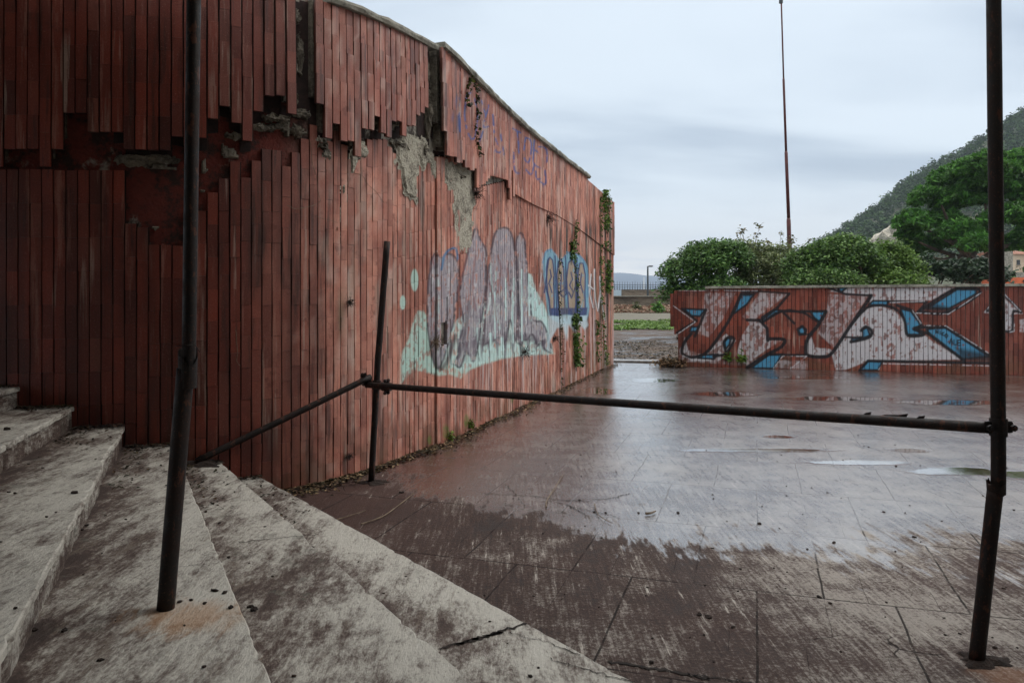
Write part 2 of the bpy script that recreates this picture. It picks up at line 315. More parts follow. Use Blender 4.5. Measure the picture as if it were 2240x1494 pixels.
# ------------------------------------------------------------ painting of the walls (colour per mesh point)
class Paint:
    def __init__(s, X, Y):
        s.X, s.Y = X, Y; s.rgb = np.zeros((len(X), 3)); s.a = np.zeros(len(X))
        s.n1 = fbm(X/9, Y/9, 3); s.n2 = fbm(X/2.3, Y/14, 11); s.jx = (fbm(X/14, Y/14, 21)-.5)*5; s.jy = (fbm(X/14, Y/14, 31)-.5)*5
    def over(s, a, col):
        col = np.array(srgb(*col)); na = a+s.a*(1-a)
        s.rgb = np.where(na[:, None] > 1e-5, (col*a[:, None]+s.rgb*(s.a*(1-a))[:, None])/np.maximum(na, 1e-5)[:, None], s.rgb); s.a = na
    def segd(s, pts, closed=False, jit=0.0):
        X, Y = s.X+s.jx*jit, s.Y+s.jy*jit; dm = np.full(len(X), 1e9)
        q = list(pts)+([pts[0]] if closed else [])
        for (x0, y0), (x1, y1) in zip(q, q[1:]):
            dx, dy = x1-x0, y1-y0; L = dx*dx+dy*dy+1e-9
            u = np.clip(((X-x0)*dx+(Y-y0)*dy)/L, 0, 1); dm = np.minimum(dm, np.hypot(X-x0-u*dx, Y-y0-u*dy))
        return dm
    def poly(s, pts, col, alpha=1.0, soft=2.0, worn=0.0, jit=.6, nw=.5):
        X, Y = s.X+s.jx*jit, s.Y+s.jy*jit; ins = np.zeros(len(X), bool)
        for (x0, y0), (x1, y1) in zip(pts, pts[1:]+pts[:1]):
            if y0 == y1: continue
            c = ((y0 > Y) != (y1 > Y)) & (X < (x1-x0)*(Y-y0)/(y1-y0)+x0); ins ^= c
        sdv = np.where(ins, 1, -1)*s.segd(pts, True, jit)
        a = np.clip(.5+sdv/soft, 0, 1)*alpha
        if worn: a = a*(.22+.78*np.clip((s.n1*nw+s.n2*(1-nw)-(.25+.31*worn))/.06, 0, 1))
        s.over(a, col)
    def stroke(s, pts, wd, col, alpha=1.0, soft=1.5, jit=.35, worn=0.0):
        a = np.clip((wd/2-s.segd(pts, False, jit))/soft+.5, 0, 1)*alpha
        if worn: a = a*np.clip((s.n1-(.24+.3*worn))/.12, 0, 1)
        s.over(a, col)
    def smooth(s, pts, k=5):
        p = [pts[0]]+list(pts)+[pts[-1]]; out = []
        for i in range(1, len(p)-2):
            for j in range(k):
                u = j/k; r = []
                for c in (0, 1):
                    a, b, c_, d_ = p[i-1][c], p[i][c], p[i+1][c], p[i+2][c]
                    r.append(.5*((2*b)+(-a+c_)*u+(2*a-5*b+4*c_-d_)*u*u+(-a+3*b-3*c_+d_)*u**3))
                out.append(tuple(r))
        return out+[pts[-1]]

def paint_left(X, Y):
    p = Paint(X, Y); S = p.smooth
    MINT = (176, 210, 200); GREY = (172, 168, 174); DK = (58, 48, 62); NAVY = (52, 66, 116); SKY = (122, 172, 194); TAN = (170, 150, 130)
    # weathering that has its own shape: dark run marks below the seam, pale run marks at the foot
    fx = vnoise(X/3.1, Y/220, 5); fm = np.clip((X-1150)/60, 0, 1)*np.clip((Y-478)/25, 0, 1)*np.clip((800-Y)/120, 0, 1)
    p.over(np.clip((fx-.52)/.2, 0, 1)*fm*.95, (56, 48, 44))
    fy = vnoise(X/2.4, Y/180, 9); p.over(np.clip((fy-.55)/.2, 0, 1)*np.clip((X-980)/80, 0, 1)*np.clip((Y-620)/100, 0, 1)*np.clip((880-Y)/60, 0, 1)*.7, (192, 180, 180))
    fy2 = vnoise(X/4.4, Y/90, 19); p.over(np.clip((fy2-.62)/.12, 0, 1)*np.clip((940-X)/60, 0, 1)*np.clip((X-690)/30, 0, 1)*np.clip((Y-330)/60, 0, 1)*np.clip((860-Y)/200, 0, 1)*.38, (168, 158, 144))
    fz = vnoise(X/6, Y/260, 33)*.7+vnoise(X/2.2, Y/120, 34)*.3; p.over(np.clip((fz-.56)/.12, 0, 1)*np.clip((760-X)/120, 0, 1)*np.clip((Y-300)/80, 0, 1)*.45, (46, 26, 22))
    fw_ = vnoise(X/3, Y/60, 43)*.6+fbm(X/5, Y/30, 44)*.4; p.over(np.clip((fw_-.60)/.1, 0, 1)*np.clip((X-640)/100, 0, 1)*.35, (214, 190, 178)); p.over(np.clip((.36-fw_)/.1, 0, 1)*np.clip((X-640)/100, 0, 1)*.4, (96, 50, 42))
    p.over(np.clip(1-np.hypot((X-745)/7, (Y-690)/75), 0, 1)*.8, (108, 104, 78))
    # first painting: mint ground, grey letters
    for cx, cy, a, b in ((907, 613, 9, 27), (881, 662, 7, 17)): p.over(np.clip((1-np.hypot((X-cx)/a, (Y-cy)/b))*6, 0, 1)*.85, MINT)
    p.poly([(925, 680), (932, 690), (940, 730), (945, 780), (1200, 740), (1214, 775), (1150, 775), (1100, 785), (1060, 797), (1030, 808), (1008, 828), (985, 818), (960, 822), (930, 814), (905, 808), (890, 824), (877, 838), (877, 800), (880, 770), (895, 740), (905, 700), (915, 680)], MINT, .9, 5, .50)
    p.poly([(945, 780), (1000, 700), (1060, 660), (1150, 600), (1162, 600), (1175, 640), (1192, 680), (1202, 730), (1210, 772), (1100, 782), (1010, 812)], (188, 214, 210), .85, 5, .38)
    p.poly([(1152, 615), (1168, 630), (1192, 670), (1200, 700), (1202, 760), (1185, 700), (1165, 690), (1154, 665)], (190, 222, 220), .9, 4)
    L = [[(943, 572), (950, 556), (965, 562), (985, 556), (1000, 572), (1003, 620), (992, 700), (978, 760), (962, 803), (950, 795), (940, 750), (935, 700), (937, 620)],
         [(996, 798), (1013, 705), (1006, 640), (1022, 560), (1032, 522), (1042, 500), (1052, 528), (1063, 548), (1063, 600), (1060, 650), (1053, 700), (1045, 760), (1035, 790), (1020, 770), (1008, 802)],
         [(1058, 755), (1064, 640), (1073, 560), (1083, 512), (1097, 499), (1112, 501), (1121, 520), (1127, 560), (1132, 620), (1137, 700), (1143, 752), (1127, 742), (1116, 700), (1107, 742), (1095, 752), (1080, 745)],
         [(1133, 735), (1132, 600), (1129, 535), (1136, 512), (1146, 522), (1154, 600), (1165, 695), (1186, 705), (1200, 740), (1206, 770), (1192, 764), (1184, 742), (1176, 756), (1165, 732), (1150, 744)]]
    for q in L: p.poly(q, GREY, .9, 4, .36, 1.5, .25)
    for q in L: p.poly(q, (126, 116, 128), .6, 8, .74, 1.5, .2)
    R_ = np.random.default_rng(5)
    for k in range(70):
        x = R_.uniform(942, 1200); y = R_.uniform(540, 740); ln = R_.uniform(30, 110); dx_ = R_.uniform(-9, 9)
        col = [(58, 48, 62), (206, 206, 210), (146, 70, 62), (96, 84, 100), (190, 220, 216)][k % 5]; y = max(y, 520+abs(x-1090)*.2)
        p.stroke(S([(x, y), (x+dx_*.3, y+ln*.5), (x+dx_, min(y+ln, 790))]), R_.uniform(1.6, 4.2), col, .6, 2, worn=.42)
    for x in range(985, 1200, 17): p.poly([(x-4, 742+(x % 3)*4), (x+1, 800-(x-985)*.13), (x+6, 740)], (92, 80, 92), .7, 3, .3)
    for q in L: p.stroke(S(q+[q[0]]), 4.5, DK, .8, 2.2, worn=.36)
    p.stroke(S([(946, 770), (955, 800), (966, 806), (980, 785), (996, 735)]), 9, (74, 58, 62), .75, 5)
    p.stroke(S([(1004, 780), (1016, 735), (1026, 660)]), 7, DK, .5, 4); p.stroke([(1060, 748), (1140, 735)], 20, (86, 74, 84), .55, 12, worn=.5)
    p.stroke([(1146, 735), (1200, 752)], 12, (80, 70, 84), .6, 8, worn=.5)
    for x, y0, y1, wd in ((1082, 640, 740, 3), (1106, 610, 700, 3), (1141, 590, 745, 3.4), (1121, 640, 750, 3.2), (1157, 600, 690, 3), (1098, 740, 765, 6), (1073, 730, 765, 6)):
        p.stroke([(x, y0), (x+1, y1)], wd, (198, 228, 226), .85, 2)
    p.stroke(S([(966, 590), (972, 560), (986, 545), (998, 545), (1001, 566)]), 5, (58, 116, 160), .85, 2.5)
    for q in ([(1000, 640), (1012, 600), (1022, 560)], [(1070, 620), (1080, 660), (1086, 700)], [(1088, 560), (1096, 590), (1088, 640)], [(1040, 560), (1034, 620), (1040, 680)]):
        p.stroke(S(q), 4, (128, 66, 62), .5, 3)
    # second painting: round tan letters outlined in navy on a light blue cloud
    p.poly(S([(1189, 600), (1190, 560), (1203, 545), (1216, 556), (1226, 568), (1245, 553), (1268, 560), (1284, 582), (1287, 620), (1287, 690), (1270, 702), (1240, 708), (1212, 702), (1198, 690)]), SKY, .92, 4)
    p.poly([(1200, 690), (1284, 690), (1286, 712), (1278, 722), (1268, 708), (1258, 728), (1244, 712), (1240, 745), (1232, 715), (1218, 718), (1204, 745), (1198, 770)], (190, 212, 220), .8, 4)
    cols = [[(1195, 590), (1198, 570), (1203, 563), (1209, 570), (1212, 600), (1212, 676), (1204, 676), (1198, 640)], [(1218, 600), (1222, 572), (1228, 568), (1233, 590), (1236, 676), (1222, 678)],
            [(1239, 610), (1244, 575), (1252, 568), (1259, 585), (1260, 640), (1259, 676), (1244, 678)], [(1264, 600), (1268, 576), (1275, 576), (1280, 600), (1280, 676), (1266, 674)]]
    for q in cols: p.poly(q, TAN, .95, 2, .22); p.stroke(q+[q[0]], 3, NAVY, .95, 1.5)
    for q in ([(1203, 590), (1206, 606), (1201, 620), (1207, 640)], [(1228, 600), (1226, 640), (1240, 628)], [(1249, 596), (1252, 612), (1246, 624), (1254, 640)], [(1272, 598), (1269, 618), (1275, 640)]): p.stroke(q, 2.8, NAVY, .95, 1.5)
    p.poly([(1200, 674), (1284, 672), (1283, 690), (1262, 692), (1240, 688), (1220, 692), (1203, 690)], NAVY, .92, 2.5)
    for q in ([(1191, 640), (1196, 600), (1200, 566)], [(1214, 560), (1216, 620), (1218, 690)], [(1237, 560), (1238, 640)], [(1262, 566), (1262, 680)], [(1222, 640), (1232, 650), (1240, 642)], [(1194, 626), (1200, 650), (1204, 690)], [(1244, 640), (1250, 652), (1258, 630)]): p.stroke(q, 3.4, (40, 60, 108), .9, 1.5)
    for q in ([(1188, 575), (1194, 552), (1206, 546)], [(1240, 552), (1268, 560), (1284, 590), (1286, 650)]): p.stroke(S(q), 4, (92, 140, 172), .85, 2)
    # scribbles at the far end
    for q in ([(1293, 600), (1290, 640), (1298, 672)], [(1300, 590), (1302, 650), (1308, 680), (1313, 640), (1312, 605)], [(1313, 640), (1319, 676), (1323, 700)], [(1288, 625), (1297, 632)]):
        p.stroke(q, 3.6, (214, 214, 216), .9, 1.5); p.stroke([(x+2, y+4) for x, y in q], 1.6, (48, 44, 52), .85, 1.2)
    # blue scrawled words on the upper band
    BL = (56, 78, 140); g = lambda q: [(700+x/2.987, y/2.987) for x, y in q]
    for q in ([(865, 560), (885, 700), (850, 850)], [(865, 590), (900, 700), (915, 860)], [(915, 860), (905, 640)], [(960, 620), (945, 760), (975, 890), (1010, 900), (1030, 760), (1000, 620), (960, 620)],
              [(1055, 660), (1085, 750), (1100, 690)], [(1085, 750), (1070, 830), (1100, 830)], [(1065, 860), (1045, 920)], [(1130, 750), (1140, 880), (1160, 960), (1120, 1000)], [(1120, 990), (1200, 1000)], [(1180, 880), (1200, 1010), (1165, 960)],
              [(1260, 840), (1330, 880)], [(1290, 860), (1300, 1000)], [(1345, 900), (1330, 1020), (1365, 1060), (1380, 930), (1345, 900)], [(1400, 920), (1395, 1060), (1440, 1100)], [(1400, 980), (1430, 1000)], [(1430, 960), (1480, 980), (1480, 1090)],
              [(1265, 1000), (1275, 1120), (1330, 1130)], [(1345, 1110), (1380, 1140), (1400, 1080)], [(1410, 1120), (1415, 1170), (1440, 1170)], [(1470, 1100), (1475, 1200), (1440, 1190)]):
        p.stroke(S(g(q)), 3.8, BL, .9, 2, worn=.40)
    # moss at the wall foot
    for cx, cy, a, b in ((975, 945, 9, 22), (1020, 920, 7, 18), (940, 962, 6, 12), (1120, 868, 5, 16)): p.over(np.clip((1-np.hypot((X-cx)/a, (Y-cy)/b))*2, 0, 1)*p.n1*1.3*np.ones_like(X), (88, 104, 34))
    p.over(np.clip((vnoise(X/5, Y/40, 77)-.5)/.3, 0, 1)*np.clip((X-1180)/40, 0, 1)*np.clip((Y-560)/80, 0, 1)*.35, (104, 92, 60))
    return np.concatenate([p.rgb, np.clip(p.a, 0, 1)[:, None]], 1)

def paint_right(X, Y):
    p = Paint((X-1400)*2.667, (Y-550)*2.667); S = p.smooth
    WH = (196, 194, 198); BLUE = (66, 140, 178); K = (18, 20, 27); LINE = (206, 206, 212)
    p.n1 = fbm(p.X/17, p.Y/17, 3); p.n2 = fbm(p.X/12, p.Y/50, 11)
    for q, wn, al in (([(260, 500), (245, 590), (300, 615), (370, 600), (440, 540), (500, 480), (560, 520), (470, 640), (300, 640)], .66, .85), ([(690, 400), (740, 430), (750, 520), (830, 515), (700, 600), (620, 660), (560, 600), (600, 480), (640, 420)], .68, .8),
                  ([(1120, 600), (1170, 500), (1240, 400), (1300, 335), (1400, 320), (1480, 345), (1540, 400), (1570, 490), (1650, 480), (1700, 520), (1880, 630), (1330, 640), (1200, 690), (1140, 690)], .40, .95),
                  ([(1100, 235), (1160, 212), (1830, 212), (1700, 285), (1460, 285), (1340, 300), (1350, 255)], .44, .95), ([(980, 600), (968, 540), (1000, 500), (1020, 560), (1110, 570), (1130, 590), (1060, 610)], .35, .9),
                  ([(2110, 262), (2030, 345), (2060, 350), (2060, 450), (2120, 470), (2175, 460), (2175, 350), (2210, 350)], .42, .9), ([(380, 240), (560, 240), (480, 400), (400, 500), (340, 480)], .76, .6), ([(700, 240), (860, 250), (640, 420), (600, 380)], .70, .7),
                  ([(1100, 250), (1330, 262), (1130, 560), (1040, 480), (1090, 350)], .72, .6), ([(2215, 400), (2260, 390), (2260, 470), (2215, 470)], .5, .7), ([(230, 560), (420, 620), (980, 640), (980, 690), (230, 640)], .74, .5)):
        p.poly(q, WH, al, 8, wn)
    B = [[(255, 335), (380, 340), (350, 378), (300, 375)], [(300, 440), (345, 440), (330, 467), (290, 467)], [(590, 252), (665, 250), (622, 310), (550, 362)], [(710, 385), (780, 340), (830, 345), (740, 400), (715, 415)],
         [(990, 350), (1085, 350), (1050, 412), (1020, 390)], [(350, 605), (455, 600), (430, 628), (340, 622)], [(500, 570), (490, 530), (510, 508), (532, 508), (520, 545)], [(920, 455), (950, 438), (968, 470), (960, 482), (930, 480)],
         [(1300, 455), (1325, 445), (1342, 490), (1310, 502), (1235, 526), (1235, 510), (1300, 498)], [(1335, 312), (1360, 288), (1450, 290), (1440, 316)], [(1520, 335), (1580, 350), (1640, 430), (1600, 450), (1650, 485), (1560, 485), (1545, 400)],
         [(1680, 330), (1850, 222), (1962, 224), (1960, 248), (1800, 335)], [(1670, 455), (1780, 445), (2040, 612), (1880, 628), (1700, 490)], [(645, 682), (750, 605), (830, 600), (780, 682)], [(1285, 692), (1330, 640), (1412, 645), (1390, 692)], [(1150, 215), (1215, 205), (1175, 238)]]
    for q in B: p.poly(q, BLUE, .97, 4, .2)
    p.poly([(1840, 560), (2045, 600), (2045, 645), (1880, 635)], K, .8, 26); p.poly([(1640, 345), (1700, 300), (1830, 330), (1800, 352)], K, .75, 16); p.poly([(600, 236), (690, 240), (660, 262), (600, 262)], K, .8, 10)
    for q in B: p.stroke(q+[q[0]], 12, K, .96, 6)
    for q, wd in (([(245, 335), (330, 405), (215, 475)], 12), ([(385, 340), (320, 495)], 13), ([(300, 480), (260, 530), (245, 590), (290, 617), (370, 602), (430, 540), (520, 400), (590, 250)], 15), ([(430, 612), (490, 602), (500, 588), (488, 530), (520, 498), (548, 510), (536, 545), (508, 585)], 13),
                  ([(590, 236), (700, 234), (872, 246)], 8), ([(872, 246), (800, 330), (720, 392), (700, 410)], 13), ([(625, 400), (700, 402), (742, 450), (746, 520)], 15), ([(746, 510), (842, 515), (820, 560), (740, 602), (625, 676)], 16), ([(830, 350), (1085, 350)], 12),
                  ([(1085, 350), (1040, 430), (980, 505), (968, 580), (982, 608), (1060, 615), (1120, 592), (1230, 430), (1350, 258)], 17), ([(1350, 258), (1200, 250), (1090, 208)], 11), ([(716, 412), (790, 360), (870, 342), (960, 360), (1040, 412)], 11), ([(830, 350), (900, 420)], 12),
                  ([(920, 455), (945, 436), (968, 456), (962, 482), (930, 486), (920, 455)], 12), ([(960, 484), (1005, 484)], 8), ([(1290, 462), (1318, 440), (1350, 462), (1345, 495), (1305, 512), (1230, 528)], 15), ([(1185, 500), (1305, 504)], 10),
                  ([(1230, 430), (1300, 350), (1350, 318), (1440, 318), (1510, 350), (1545, 410), (1562, 490), (1655, 486), (1600, 450), (1642, 430), (1590, 350), (1500, 316)], 14), ([(1445, 292), (1672, 296), (1622, 352)], 11), ([(1622, 352), (1795, 356), (1985, 238), (1850, 216), (1640, 340)], 15),
                  ([(1598, 452), (1660, 440), (1785, 442), (2045, 612)], 17), ([(1600, 455), (1680, 478), (1890, 636)], 16), ([(1330, 638), (2045, 652)], 13), ([(1330, 638), (1280, 694)], 12), ([(750, 600), (970, 606)], 11), ([(2115, 246), (2022, 345), (2062, 352), (2062, 462), (2130, 466), (2172, 458), (2178, 352), (2222, 352), (2115, 246)], 13)):
        p.stroke(S(q) if len(q) > 4 and wd > 12.5 else q, wd*1.25, K, .98, 6)
    for q in ([(195, 318), (322, 412), (215, 484)], [(230, 226), (600, 230), (685, 230)], [(250, 608), (300, 632), (432, 637)], [(832, 612), (972, 612), (878, 682)], [(1420, 655), (1700, 660), (2045, 668)], [(1612, 360), (1800, 366), (1995, 238)], [(1455, 300), (1668, 290)], [(1660, 432), (1785, 434), (2045, 600)],
              [(2115, 236), (2008, 356), (2050, 358), (2050, 470), (2130, 478), (2182, 466), (2186, 362), (2232, 362), (2115, 236)], [(832, 612), (780, 680)], [(1420, 650), (1392, 690)], [(1640, 420), (1590, 345)]):
        p.stroke(q, 5.5, LINE, .85, 4, worn=.35)
    T = [[(0, 1), (0, 0), (.7, 1), (.7, 0)], [(0, 0), (0, 1)], [(.7, .1), (.1, .2), (.1, .8), (.7, .9)], [(.35, 0), (0, .5), (.35, 1), (.7, .5), (.35, 0)], [(0, 1), (.35, 0), (.7, 1)], [(0, 0), (0, 1), (.7, 1)], [(.7, 0), (0, 0), (0, 1), (.7, 1)], [(0, .5), (.6, .5)]]
    for i, (ox, oy, wd, ht) in ((0, (1726, 460, 20, 18)), (1, (1751, 466, 10, 18)), (2, (1760, 472, 18, 20)), (3, (1778, 480, 26, 24)), (4, (1806, 508, 26, 30)), (5, (1832, 516, 18, 28)), (6, (1852, 518, 24, 30)), (7, (1852, 518, 24, 30))):
        p.stroke([(ox+x*wd, oy+y*ht) for x, y in T[i]], 7.5, (14, 15, 20), .95, 3, jit=.1)
    for q in ([(250, 240), (272, 240), (268, 254), (250, 254)], [(282, 240), (296, 246), (282, 254)], [(300, 240), (318, 240), (318, 254), (300, 254)], [(324, 240), (340, 246)], [(205, 238), (345, 236)]): p.stroke(q, 4, (60, 40, 44), .7, 3)
    return np.concatenate([p.rgb, np.clip(p.a, 0, 1)[:, None]], 1)

# ------------------------------------------------------------ tiled walls
PITCH, TW, TL, TD = .0792, .0700, .243, .03
class TileSet:
    def __init__(s): s.v = []; s.f = []; s.t = []; s.n = 0; s.j = []
    def add(s, c, tan, nor, z0, z1, nu, nv, dep, off, tw=TW, rnd=None):
        """one tile: front grid of nu x nv cells, sides back to the wall"""
        j = rng.uniform(-1, 1, 6); off = off+j[0]*.0025
        u = np.linspace(-tw/2, tw/2, nu+1)+j[1]*.0012; v = np.linspace(z0+.0008, z1-.0008, nv+1)
        U, V = np.meshgrid(u, v); g = .0018
        O = off+j[2]*.02*U+j[3]*.006*(V-(z0+z1)/2)
        rim = np.zeros_like(U); rim[0, :] = rim[-1, :] = g; rim[:, 0] = rim[:, -1] = g
        O = O-rim
        tilt = j[4]*.0025*(V-z0)/.24
        front = np.stack([c[0]+tan[0]*(U+tilt)+nor[0]*O, c[1]+tan[1]*(U+tilt)+nor[1]*O, V], -1).reshape(-1, 3)
        ring = [i for i in range(nu+1)]+[(k+1)*(nu+1)-1 for k in range(1, nv+1)]+[nv*(nu+1)+i for i in range(nu-1, -1, -1)]+[k*(nu+1) for k in range(nv-1, 0, -1)]
        back = front[ring]-np.array([nor[0], nor[1], 0])*dep
        b = s.n; m = nu+1
        I = np.arange(nu)[None, :]+np.arange(nv)[:, None]*m; I = I.reshape(-1)+b
        s.f.append(np.stack([I, I+1, I+m+1, I+m], 1))
        r = np.array(ring)+b; r2 = np.roll(r, -1); k0 = b+len(front)+np.arange(len(ring)); k1 = np.roll(k0, -1)
        s.f.append(np.stack([r, k0, k1, r2], 1))
        s.v.append(front); s.v.append(back); cnt = len(front)+len(back)
        q = rnd if rnd is not None else rng.uniform(0, 1, 3); tt = np.tile(np.append(q, 1.0), (cnt, 1)); tt[:, 2] = 0; tt[len(front):, 2] = 1; s.t.append(tt); s.n += cnt
        e = off-.016; hw = PITCH/2+.001                       # dark mortar strip in the joint beside this tile
        a0, a1 = tw/2-.002, PITCH-tw/2+.002
        s.j.append([(c[0]+tan[0]*x+nor[0]*e, c[1]+tan[1]*x+nor[1]*e, z) for x, z in ((a0, z0), (a1, z0), (a1, z1), (a0, z1))])
    def build(s, name, parent, paint, fade):
        V = np.concatenate(s.v).astype(np.float32); Fc = np.concatenate(s.f).astype(np.int32); T = np.concatenate(s.t).astype(np.float32)
        me = bpy.data.meshes.new(name); nf = len(Fc)
        me.vertices.add(len(V)); me.loops.add(nf*4); me.polygons.add(nf)
        me.vertices.foreach_set('co', V.reshape(-1)); me.loops.foreach_set('vertex_index', Fc.reshape(-1)); me.polygons.foreach_set('loop_start', np.arange(0, nf*4, 4, dtype=np.int32)); me.update()
        a = me.color_attributes.new('tile', 'FLOAT_COLOR', 'POINT'); a.data.foreach_set('color', T.reshape(-1))
        X = CX+F*V[:, 0].astype(float)/V[:, 1]; Y = HY-F*(V[:, 2].astype(float)-EYE)/V[:, 1]
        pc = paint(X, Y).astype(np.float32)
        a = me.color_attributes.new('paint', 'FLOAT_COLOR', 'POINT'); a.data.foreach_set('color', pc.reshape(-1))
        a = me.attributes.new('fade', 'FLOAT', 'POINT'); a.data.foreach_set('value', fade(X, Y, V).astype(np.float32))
        quadmesh('joint_mortar', np.array(s.j), MORTAR_SHADE, parent)
        return link(name, me, TILE, parent)

# plan of the curved wall, left to right
ctrl = [(-7.5, 6.3), (-6.2, 5.85), (-5, 5.62), (-4, 5.56), (-3.4, 5.6), (-2.9, 5.68), (-2.5, 5.78), (-2.15, 5.93), (-1.80, 6.18), (-1.54, 6.47), (-1.23, 6.97), (-.837, 7.861), (-.597, 8.447), (.0, 10.18), (.589, 11.93), (1.3, 14.03), (2.166, 16.585), (2.6, 17.86)]
cv = []
for i in range(1, len(ctrl)-2):
    a, b, c_, d_ = map(np.array, ctrl[i-1:i+3])
    for j in range(24):
        u = j/24; cv.append(.5*(2*b+(c_-a)*u+(2*a-5*b+4*c_-d_)*u*u+(3*b-a-3*c_+d_)*u**3))
cv.append(np.array(ctrl[-2])); cv = np.array(cv)
sl = np.concatenate([[0], np.cumsum(np.hypot(*np.diff(cv, axis=0).T))]); SEND = sl[-1]
def wpos(s): return np.array([np.interp(s, sl, cv[:, 0]), np.interp(s, sl, cv[:, 1])])
def wframe(s):
    a, b = wpos(max(s-.06, 0)), wpos(min(s+.06, SEND)); t = (b-a)/np.hypot(*(b-a)); return wpos(s), t, np.array([t[1], -t[0]])
sp = np.array([CX+F*p[0]/p[1] for p in cv])
def s_of_px(x): return float(np.interp(x, sp, sl))
def zpx(y, Y): return EYE+(HY-y)*Y/F
TOPS = [(-900, 4.02), (640, 4.02), (690, 3.99), (780, 4.00), (930, 4.02), (940, 4.08), (953, 4.07), (1123, 3.86), (1126, 3.84), (1279, 3.67), (1283, 3.63), (1343, 3.48)]
def ztop(x): return float(np.interp(x, *zip(*TOPS)))
UB = [(-900, 366), (0, 368), (20, 368), (30, 330), (60, 330), (62, 368), (66, 368), (90, 330), (112, 368), (130, 330), (148, 292), (168, 252), (190, 252), (200, 293), (215, 293), (225, 331), (240, 293), (262, 293), (272, 331), (383, 332), (392, 303), (418, 340), (448, 305), (452, 264), (478, 262), (482, 237), (500, 237), (508, 273), (528, 312), (545, 275), (565, 248), (580, 215), (600, 215), (606, 255), (628, 255), (668, 232), (682, 232), (690, 268), (706, 306), (722, 275), (740, 312), (756, 345), (770, 345), (778, 285), (792, 287), (800, 258), (815, 294), (830, 303), (845, 268), (860, 300), (875, 278), (885, 255), (893, 284), (900, 250), (912, 238), (940, 290), (948, 343), (965, 345), (975, 358), (990, 352), (1000, 368), (1012, 374), (1020, 370), (1030, 412), (1042, 405), (1060, 385), (1100, 395), (1108, 440), (1120, 426), (1160, 448), (1210, 470), (1260, 500), (1308, 535), (1342, 560)]
LB = [(-900, 370), (0, 372), (263, 374), (265, 492), (288, 490), (290, 456), (308, 456), (310, 498), (335, 498), (338, 536), (398, 538), (430, 462), (452, 462), (455, 422), (476, 422), (478, 392), (498, 392), (499, 358), (518, 355), (520, 390), (540, 390), (543, 355), (563, 353), (565, 330), (580, 328), (583, 360), (600, 360), (602, 330), (618, 330), (620, 365), (638, 365), (640, 335), (656, 333), (658, 305), (676, 303), (679, 275), (695, 275), (697, 312), (715, 310), (720, 280), (740, 280), (742, 318), (756, 318), (760, 350), (790, 320), (800, 306), (840, 306), (846, 322), (860, 336), (905, 345), (912, 345), (940, 345), (1042, 410), (1100, 397), (1120, 426), (1160, 448), (1210, 470), (1260, 500), (1308, 535), (1342, 560)]
def stepped(tab, x):
    xs = [a for a, _ in tab]; i = max(0, min(len(tab)-2, int(np.searchsorted(xs, x))-1))
    if x > 1042: return float(np.interp(x, *zip(*tab)))
    return tab[i][1] if (x-tab[i][0]) < (tab[i+1][0]-x) else tab[i+1][1]
def inpoly(x, y, q):
    r = False
    for (x0, y0), (x1, y1) in zip(q, q[1:]+q[:1]):
        if (y0 > y) != (y1 > y) and x < (x1-x0)*(y-y0)/(y1-y0)+x0: r = not r
    return r
HOLES = [[(757, 345), (784, 312), (800, 318), (797, 335), (780, 361), (769, 388), (755, 375)], [(846, 296), (905, 306), (910, 338), (908, 440), (884, 440), (874, 381), (864, 375), (858, 335)],
         [(912, 330), (941, 338), (1030, 372), (1030, 420), (1026, 480), (1017, 548), (998, 552), (988, 530), (984, 480), (985, 425), (971, 415), (944, 402), (939, 372), (914, 356)],
         [(958, 704), (969, 704), (969, 765), (958, 765)], [(1108, 380), (1116, 380), (1115, 440), (1108, 440)]]
def band_off(x):
    return float(np.interp(x, [-900, 0, 560, 628, 640, 668, 800, 912, 938, 940, 1040, 1110, 1112, 1200, 1300, 1342], [.035, .04, .05, .10, .03, .09, .09, .11, .11, .15, .07, .035, .025, .025, .02, .01]))
SLOTS = [(627, 669), (912, 941)]
curved = empty('curved_wall', (0, 7, 0), label='tall curved wall clad in narrow terracotta tiles, its upper band cracked and slipping', cat='wall')
